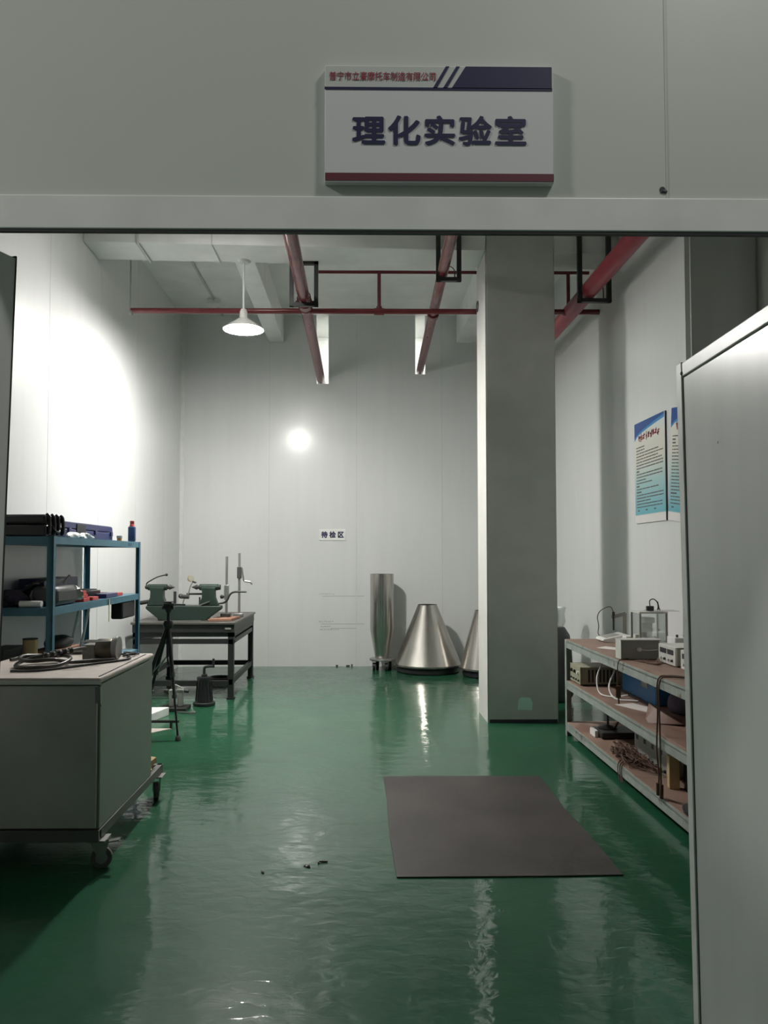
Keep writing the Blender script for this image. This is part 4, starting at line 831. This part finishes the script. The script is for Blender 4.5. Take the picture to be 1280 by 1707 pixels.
# pH meter
ph = thing('ph_meter', 'white and grey bench meter with electrode arm at the far end of the bench top', 'instrument', (2.08, 6.33, Z1))
mb = MB().prism_x([(6.22, Z1), (6.47, Z1), (6.47, Z1 + 0.075), (6.42, Z1 + 0.08), (6.22, Z1 + 0.022)], 2.0, 2.2)
mb = MB().prism_y([(1.96, Z1 + 0.012), (1.99, Z1), (2.17, Z1), (2.18, Z1 + 0.06), (2.15, Z1 + 0.068), (1.97, Z1 + 0.03)], 6.22, 6.42)
part(mb, 'meter_body', 'white', ph, bevel=0.006)
part(MB().add([(1.995, 6.24, Z1 + 0.0368), (2.11, 6.24, Z1 + 0.061), (2.11, 6.4, Z1 + 0.061), (1.995, 6.4, Z1 + 0.0368), (1.995, 6.24, Z1 + 0.030), (2.11, 6.24, Z1 + 0.055), (2.11, 6.4, Z1 + 0.055), (1.995, 6.4, Z1 + 0.030)], [(0, 1, 2, 3), (7, 6, 5, 4), (0, 4, 5, 1), (1, 5, 6, 2), (2, 6, 7, 3), (3, 7, 4, 0)]), 'keypad', 'grey', ph)
part(MB().bar((2.16, 6.3, Z1 + 0.06), (2.165, 6.3, Z1 + 0.225), 0.012, 0.02).bar((2.175, 6.3, Z1 + 0.23), (2.06, 6.3, Z1 + 0.2), 0.018, 0.03).bar((2.18, 6.33, Z1 + 0.06), (2.185, 6.33, Z1 + 0.23), 0.012, 0.02), 'electrode_arm', 'grey', ph, bevel=0.003)
part(MB().cyl((2.07, 6.28, Z1 + 0.095), (2.07, 6.28, Z1 + 0.225), 0.008, n=12).cyl((2.07, 6.28, Z1 + 0.215), (2.07, 6.28, Z1 + 0.245), 0.011, n=12), 'electrode', 'blackp', ph)
part(MB().tube([(2.07, 6.28, Z1 + 0.24), (2.05, 6.3, Z1 + 0.285), (1.99, 6.34, Z1 + 0.255), (1.97, 6.38, Z1 + 0.2), (1.985, 6.4, Z1 + 0.12), (1.99, 6.43, Z1 + 0.05), (2.03, 6.43, Z1 + 0.02)], 0.0035), 'electrode_cable', 'rubber', ph)
sb = thing('probe_holder', 'small white holder block with round dark openings behind the grey box', 'holder', (2.12, 6.0, Z1))
part(MB().box(2.07, 2.14, 5.99, 6.08, Z1, Z1 + 0.075), 'block', 'white', sb, bevel=0.006)
part(MB().lathe([(0.016, 0), (0.016, 0.002), (0, 0.002)], (2.105, 5.99, Z1 + 0.05), 18, (0, -1, 0)).lathe([(0.012, 0), (0.012, 0.002), (0, 0.002)], (2.0695, 6.03, Z1 + 0.04), 18, (-1, 0, 0)), 'opening', 'ink', sb)
single(MB().box(2.09, 2.13, 5.84, 5.9, Z1, Z1 + 0.105), 'reagent_box', 'paper', 'pale pink upright carton beside the glass balance', 'box', (2.1, 5.85, Z1), None, 0.003)
# analytical balance
ab = thing('analytical_balance', 'analytical balance with a glass draught case behind the grey box', 'balance', (2.09, 5.62, Z1))
bx0, bx1, by0, by1, zb_ = 1.989, 2.178, 5.46, 5.63, Z1 + 0.085
part(MB().box(bx0 - 0.01, bx1 + 0.06, by0 - 0.02, by1 + 0.02, Z1 + 0.012, zb_), 'balance_base', 'lightgrey', ab, bevel=0.008)
for x in (bx0 + 0.02, bx1 + 0.02):
    for y in (by0 + 0.02, by1 - 0.02): part(MB().cyl((x, y, Z1), (x, y, Z1 + 0.014), 0.016, n=14), 'foot', 'dark', ab)
for x, y in ((bx0, by0), (bx1, by0), (bx0, by1), (bx1, by1)):
    part(MB().box(x - 0.006, x + 0.006, y - 0.006, y + 0.006, zb_, zb_ + 0.205), 'case_post', 'grey', ab)
part(MB().box(bx0 - 0.008, bx1 + 0.008, by0 - 0.008, by1 + 0.008, zb_ + 0.205, zb_ + 0.218), 'case_top', 'lightgrey', ab, bevel=0.002)
part(MB().box(bx0 + 0.08, bx1 + 0.1, by0 + 0.01, by1 - 0.02, zb_ + 0.2185, zb_ + 0.222), 'sliding_lid', 'film', ab)
for bxs in ((bx0 + 0.007, bx1 - 0.007, by0 - 0.002, by0 + 0.002), (bx0 - 0.002, bx0 + 0.002, by0 + 0.007, by1 - 0.007), (bx1 - 0.002, bx1 + 0.002, by0 + 0.007, by1 - 0.007)):
    part(MB().box(*bxs, zb_ + 0.001, zb_ + 0.204), 'glass_pane', 'glass', ab)
part(MB().box(bx0 + 0.06, bx1 - 0.05, by1 - 0.04, by1 - 0.005, zb_, zb_ + 0.17).box(bx0 + 0.06, bx1 - 0.05, by1 - 0.09, by1 - 0.03, zb_ + 0.13, zb_ + 0.17), 'weighing_column', 'white', ab, bevel=0.006)
part(MB().lathe([(0, 0), (0.045, 0), (0.045, 0.006), (0, 0.006)], (2.08, 5.52, zb_ + 0.03), 28).cyl((2.08, 5.52, zb_), (2.08, 5.52, zb_ + 0.03), 0.012, n=12), 'pan', 'satin', ab)
part(MB().prism_x([(by0 - 0.065, zb_ - 0.02), (by0 - 0.021, zb_ - 0.02), (by0 - 0.021, zb_ + 0.03), (by0 - 0.04, zb_ + 0.03)], 2.0, 2.12), 'display_head', 'lightgrey', ab, bevel=0.004)
ad = thing('power_adapter', 'black plug adapter with a curled lead on top of the glass balance', 'adapter', (2.06, 5.5, zb_ + 0.222))
part(MB().box(2.045, 2.095, 5.47, 5.5, zb_ + 0.2225, zb_ + 0.258), 'adapter_body', 'blackp', ad, bevel=0.004)
part(MB().tube([(2.07, 5.485, zb_ + 0.257), (2.075, 5.5, zb_ + 0.295), (2.11, 5.52, zb_ + 0.305), (2.145, 5.54, zb_ + 0.28), (2.16, 5.55, zb_ + 0.24), (2.17, 5.56, zb_ + 0.226)], 0.004).tube([(2.15, 5.55, zb_ + 0.285), (2.155, 5.55, zb_ + 0.25), (2.15, 5.55, zb_ + 0.225)], 0.005), 'lead', 'rubber', ad)
# grey box in front of the balance
gb = thing('grey_box', 'grey metal control box with a pale end panel on the bench top', 'instrument', (1.9, 5.24, Z1))
part(MB().box(1.765, 2.02, 5.19, 5.30, Z1 + 0.004, Z1 + 0.128), 'case', 'grey', gb, bevel=0.003)
part(MB().box(1.758, 1.7645, 5.19, 5.30, Z1 + 0.002, Z1 + 0.13), 'end_panel', 'lightgrey', gb, bevel=0.002)
part(MB().box(1.755, 2.03, 5.185, 5.305, Z1 + 0.1285, Z1 + 0.135), 'lid', 'lightgrey', gb)
part(MB().box(1.77, 2.01, 5.2, 5.29, Z1, Z1 + 0.004), 'foot_strip', 'rubber', gb)
part(MB().lathe([(0.014, 0), (0.014, 0.012), (0.008, 0.02), (0, 0.02)], (1.88, 5.19, Z1 + 0.07), 16, (0, -1, 0)).tube([(1.885, 5.175, Z1 + 0.07), (1.93, 5.168, Z1 + 0.066), (2.0, 5.17, Z1 + 0.07)], 0.003, 6), 'socket_lead', 'lightgrey', gb)
tbx = thing('terminal_box', 'small white box with dark knobs right of the balance', 'box', (2.2, 5.3, Z1))
part(MB().box(2.13, 2.25, 5.2, 5.34, Z1, Z1 + 0.145), 'box_body', 'white', tbx, bevel=0.004)
for x in (2.16, 2.21): part(MB().cyl((x, 5.24, Z1 + 0.145), (x, 5.24, Z1 + 0.163), 0.008, n=12), 'knob', 'ink', tbx)
single(MB().cyl((2.3, 5.45, Z1), (2.3, 5.45, Z1 + 0.3), 0.009, n=12).cyl((2.3, 5.45, Z1), (2.3, 5.45, Z1 + 0.012), 0.05, n=24).tube([(2.3, 5.45, Z1 + 0.2), (2.33, 5.45, Z1 + 0.2), (2.34, 5.45, Z1 + 0.26)], 0.006), 'lab_stand', 'grey', 'thin grey stand rod by the wall right of the balance', 'stand', (2.3, 5.45, Z1))
def psu(y0, y1, h, label, seed):
    t = thing('power_supply', label, 'instrument', (2.12, (y0 + y1) / 2, Z1), 'white bench power supplies')
    part(MB().box(1.99, 2.27, y0, y1, Z1 + 0.008, Z1 + h), 'case', 'lightgrey' if seed else 'grey', t, bevel=0.003)
    part(MB().box(1.975, 1.9895, y0 - 0.003, y1 + 0.003, Z1 + 0.006, Z1 + h + 0.003), 'front_panel', 'lightgrey', t, bevel=0.003)
    part(MB().box(1.985, 2.275, y0 - 0.003, y1 + 0.003, Z1 + h + 0.0005, Z1 + h + 0.004), 'cover', 'lightgrey', t)
    L_ = y1 - y0
    for a, b_ in ((0.1, 0.45), (0.52, 0.9)):
        part(MB().box(1.972, 1.9752, y0 + a * L_, y0 + b_ * L_, Z1 + h * 0.6, Z1 + h * 0.86), 'display', 'ink', t, 'dark display window')
    for i in range(4):
        part(MB().lathe([(0.009, 0), (0.008, 0.012), (0, 0.013)], (1.975, y0 + (0.16 + 0.22 * i) * L_, Z1 + h * 0.3), 14, (-1, 0, 0)), 'knob', 'lightgrey' if i % 2 else 'dark', t)
    for yy in (y0 + 0.03, y1 - 0.03): part(MB().box(2.0, 2.25, yy - 0.01, yy + 0.01, Z1, Z1 + 0.008), 'foot', 'rubber', t)
psu(4.825, 5.09, 0.12, 'white power supply with two displays right of the grey box on the bench', 0)
psu(4.48, 4.74, 0.118, 'white power supply cut off by the door edge on the bench', 1)
single(MB().hexa([(1.80, 5.86), (1.98, 5.66), (2.06, 5.72), (1.9, 5.96)], Z1, Z1 + 0.002), 'paper_sheet', 'paper', 'pinkish paper sheet on the bench top before the meter', 'paper', (1.93, 5.8, Z1))
cb = MB(); rr = random.Random(11)
for i in range(4):
    cb.tube([(1.83 + 0.02 * i, 5.12 - 0.02 * i, Z1 + 0.006 + 0.004 * i), (1.86 + rr.uniform(0, 0.03), 5.02, Z1 + 0.006), (1.9, 4.93 + rr.uniform(-0.04, 0.04), Z1 + 0.007), (1.94, 4.98 + 0.02 * i, Z1 + 0.006), (1.96, 5.06, Z1 + 0.03)], 0.0045, 6)
single(cb, 'test_leads', 'wire', 'dark test leads tangled in front of the grey control box', 'cable', (1.88, 5.0, Z1))
# hanging cords
cd = MB()
for i, (x, y) in enumerate(((1.725, 4.46), (1.722, 4.425))):
    cd.tube([(2.05, y - 0.22, Z1 + 0.006), (1.9, y - 0.1, Z1 + 0.006), (1.78, y - 0.02, Z1 + 0.008), (x - 0.002, y, Z1 - 0.02), (x - 0.006, y, 0.6), (x - 0.012 + 0.01 * i, y + 0.005, 0.4), (x - 0.006, y - 0.005, 0.25), (x - 0.008 + 0.01 * i, y, 0.15)], 0.0048, 8)
cd.cyl((1.716, 4.46, 0.13), (1.716, 4.46, 0.2), 0.012, n=10).cyl((1.72, 4.425, 0.12), (1.722, 4.425, 0.2), 0.011, n=10)
single(cd, 'lead_wire', 'wire', 'pair of brown cords hanging over the bench edge near the door', 'cable', (1.72, 4.44, 0.12))
cd = MB().tube([(1.83, 5.2, Z1 + 0.005), (1.77, 5.18, Z1 + 0.007), (1.727, 5.16, Z1 - 0.02), (1.724, 5.16, 0.62), (1.726, 5.15, 0.56)], 0.004).bar((1.722, 5.145, 0.64), (1.724, 5.15, 0.56), 0.03, 0.015).bar((1.724, 5.15, 0.56), (1.726, 5.15, 0.52), 0.014, 0.008)
single(cd, 'lead_wire', 'wire', 'single thin cord with a plug hanging over the bench edge', 'cable', (1.725, 5.16, 0.52))
# middle tier
bi = thing('bench_meter', 'olive beige meter with knobs at the far end of the middle tier', 'instrument', (1.95, 6.3, Z2))
part(MB().box(1.775, 2.12, 6.19, 6.48, Z2 + 0.012, Z2 + 0.15), 'case', 'beige', bi, bevel=0.004)
part(MB().box(1.765, 1.7745, 6.185, 6.485, Z2 + 0.01, Z2 + 0.152), 'front_panel', 'beige', bi, bevel=0.002)
for i in range(3): part(MB().lathe([(0.014, 0), (0.012, 0.014), (0, 0.015)], (1.765, 6.24 + 0.09 * i, Z2 + 0.1), 14, (-1, 0, 0)), 'knob', 'blackp' if i else 'white', bi)
for i in range(4): part(MB().lathe([(0.008, 0), (0.007, 0.012), (0, 0.013)], (1.765, 6.22 + 0.07 * i, Z2 + 0.04), 12, (-1, 0, 0)), 'terminal', 'ink', bi)
vt = MB()
for i in range(8): vt.box(1.83 + i * 0.03, 1.845 + i * 0.03, 6.1885, 6.1902, Z2 + 0.03, Z2 + 0.13)
part(vt, 'vent_slots', 'ink', bi)
for y in (6.22, 6.45): part(MB().box(1.8, 2.1, y - 0.01, y + 0.01, Z2, Z2 + 0.012), 'foot', 'rubber', bi)
single(MB().tube([(1.88, 6.0, Z2 + 0.2), (1.8, 5.86, Z2 + 0.12), (1.79, 5.76, Z2 + 0.02), (1.87, 5.66, Z2 + 0.01), (1.95, 5.62, Z2 + 0.03)], 0.006).tube([(1.97, 5.9, Z2 + 0.24), (1.9, 5.76, Z2 + 0.18), (1.84, 5.7, Z2 + 0.08), (1.85, 5.6, Z2 + 0.01), (1.95, 5.52, Z2 + 0.008), (1.98, 5.5, Z2 + 0.008)], 0.007), 'white_cable', 'white', 'white cable loops on the middle tier beside the beige meter', 'cable', (1.88, 5.7, Z2))
bb_ = thing('storage_bin', 'blue plastic bin at the back of the middle tier', 'bin', (2.2, 5.66, Z2))
part(MB().box(2.045, 2.36, 5.34, 6.02, Z2, Z2 + 0.235), 'bin_body', 'cobalt', bb_, bevel=0.01)
part(MB().box(2.035, 2.37, 5.33, 6.03, Z2 + 0.22, Z2 + 0.245), 'rim', 'cobalt', bb_, bevel=0.004)
part(MB().box(2.041, 2.0452, 5.48, 5.6, Z2 + 0.1, Z2 + 0.15), 'worn_sticker', 'grey', bb_)
single(MB().hexa([(1.79, 5.42), (1.93, 5.12), (2.03, 5.2), (1.93, 5.46)], Z2, Z2 + 0.003), 'manual', 'paper', 'pale booklet lying on the middle tier before the blue bin', 'paper', (1.92, 5.3, Z2))
lg = MB().add([(1.80, 4.82, Z2), (1.84, 4.98, Z2), (1.9, 5.08, Z2 + 0.075), (2.02, 4.92, Z2 + 0.01), (1.97, 4.72, Z2 + 0.012), (1.86, 4.86, Z2 + 0.085), (1.8, 4.86, Z2 + 0.02), (2.0, 4.76, Z2 + 0.004)], [(0, 1, 2, 5), (1, 2, 3), (2, 5, 4, 3), (0, 5, 4), (0, 6, 5), (3, 4, 7), (0, 4, 7, 3, 1)])
single(lg, 'leather_flap', 'leather', 'brown folded leather piece on the middle tier near the cords', 'leather', (1.9, 4.88, Z2))
single(MB().blob((2.15, 5.1, Z2 + 0.06), (0.1, 0.15, 0.1), 44, 0.25), 'cloth_bundle', 'violet', 'dark bundle behind the leather piece on the middle tier', 'bag', (2.15, 5.1, Z2))
# bottom tier
bd_ = thing('weighing_base', 'black low instrument base with a short post on the bottom tier', 'instrument', (1.96, 6.05, Z3))
part(MB().box(1.83, 2.22, 5.86, 6.1, Z3 + 0.008, Z3 + 0.05), 'base', 'blackp', bd_, bevel=0.008)
part(MB().box(1.8, 1.829, 5.93, 6.06, Z3, Z3 + 0.05), 'front_block', 'white', bd_, 'white end block', bevel=0.004)
part(MB().lathe([(0, 0), (0.07, 0), (0.075, 0.006), (0.04, 0.02), (0, 0.03)], (1.93, 6.03, Z3 + 0.05), 24).cyl((1.94, 6.05, Z3 + 0.07), (1.94, 6.05, Z3 + 0.15), 0.009, n=12).bar((1.97, 5.98, Z3 + 0.06), (2.02, 6.02, Z3 + 0.11), 0.01, 0.01), 'pan_post', 'blackp', bd_)
part(MB().box(1.84, 2.2, 5.87, 6.09, Z3, Z3 + 0.008), 'foot_strip', 'rubber', bd_)
gi = thing('panel_meter', 'grey instrument with rows of terminals on the bottom tier', 'instrument', (2.05, 5.13, Z3))
part(MB().box(1.935, 2.25, 4.84, 5.42, Z3 + 0.006, Z3 + 0.2), 'case', 'grey', gi, bevel=0.004)
part(MB().box(1.925, 1.9345, 4.835, 5.425, Z3 + 0.004, Z3 + 0.203), 'front_panel', 'grey', gi, bevel=0.002)
for i in range(8):
    part(MB().lathe([(0.012, 0), (0.01, 0.012), (0, 0.013)], (1.925, 4.88 + 0.07 * i, Z3 + 0.03), 12, (-1, 0, 0)), 'terminal', 'ink', gi)
    if i % 2: part(MB().box(1.9235, 1.9255, 4.86 + 0.07 * i, 4.9 + 0.07 * i, Z3 + 0.12, Z3 + 0.15), 'window', 'ink', gi)
part(MB().box(1.94, 2.24, 4.86, 5.4, Z3, Z3 + 0.006), 'foot_strip', 'rubber', gi)
wr = MB(); rr = random.Random(21)
for i in range(22):
    y0_ = rr.uniform(4.85, 5.3); x0_ = rr.uniform(1.86, 1.915)
    P = [(x0_, y0_, Z3 + rr.uniform(0.02, 0.045))]
    yc_ = rr.uniform(5.05, 5.45); xc_ = rr.uniform(1.79, 1.87); ra = rr.uniform(0.03, 0.055); ph_ = rr.uniform(0, 6.3)
    for j in range(8): P.append((max(1.75, xc_ + ra * math.cos(ph_ + j * 0.9)), yc_ + 2.1 * ra * math.sin(ph_ + j * 0.9), Z3 + rr.uniform(0.008, 0.075)))
    P.append((1.76 + rr.uniform(-0.005, 0.1), yc_ + rr.uniform(-0.15, 0.2), Z3 + rr.uniform(0.006, 0.02)))
    wr.tube(P, 0.0033, 6, 5)
for y_ in (5.17, 5.13, 5.1):
    wr.tube([(1.82, y_ + 0.1, Z3 + 0.02), (1.76, y_ + 0.05, Z3 + 0.015), (1.728, y_ + 0.02, Z3 - 0.005), (1.722, y_, Z3 - 0.06), (1.72, y_ - 0.03, 0.02)], 0.0038, 6)
for i in range(9):
    c_ = Vector((rr.uniform(1.77, 1.87), rr.uniform(5.05, 5.5), Z3 + 0.035)); d_ = Vector((rr.uniform(-1, 1), rr.uniform(-1, 1), 0.2)).normalized() * 0.03
    wr.cyl(c_ - d_, c_ + d_, 0.007, n=8)
single(wr, 'wire_tangle', 'wire', 'tangle of brown test wires spilling off the bottom tier', 'cable', (1.82, 5.2, Z3))
single(MB().hexa([(1.845, 4.62), (1.9, 4.60), (1.91, 4.66), (1.855, 4.68)], Z3, Z3 + 0.19), 'wood_block', 'tan', 'upright tan wood block on the bottom tier by the cords', 'wood', (1.88, 4.64, Z3), None, 0.003)
cr_ = MB().box(1.925, 2.3, 4.3, 4.6, Z3, Z3 + 0.012).box(1.925, 1.935, 4.3, 4.6, Z3, Z3 + 0.17).box(2.29, 2.3, 4.3, 4.6, Z3, Z3 + 0.17).box(1.925, 2.3, 4.3, 4.31, Z3, Z3 + 0.17).box(1.925, 2.3, 4.59, 4.6, Z3, Z3 + 0.17)
single(cr_, 'crate', 'blackp', 'black open crate on the bottom tier beside the wood block', 'box', (2.12, 4.45, Z3))
single(MB().lathe([(0, 0), (0.1, 0), (0.125, 0.012), (0.13, 0.035), (0.1, 0.042), (0, 0.045)], (1.86, 4.14, Z3), 32), 'round_disc', 'dark', 'dark round disc lying on the bottom tier near the door edge', 'disc', (1.86, 4.14, Z3))
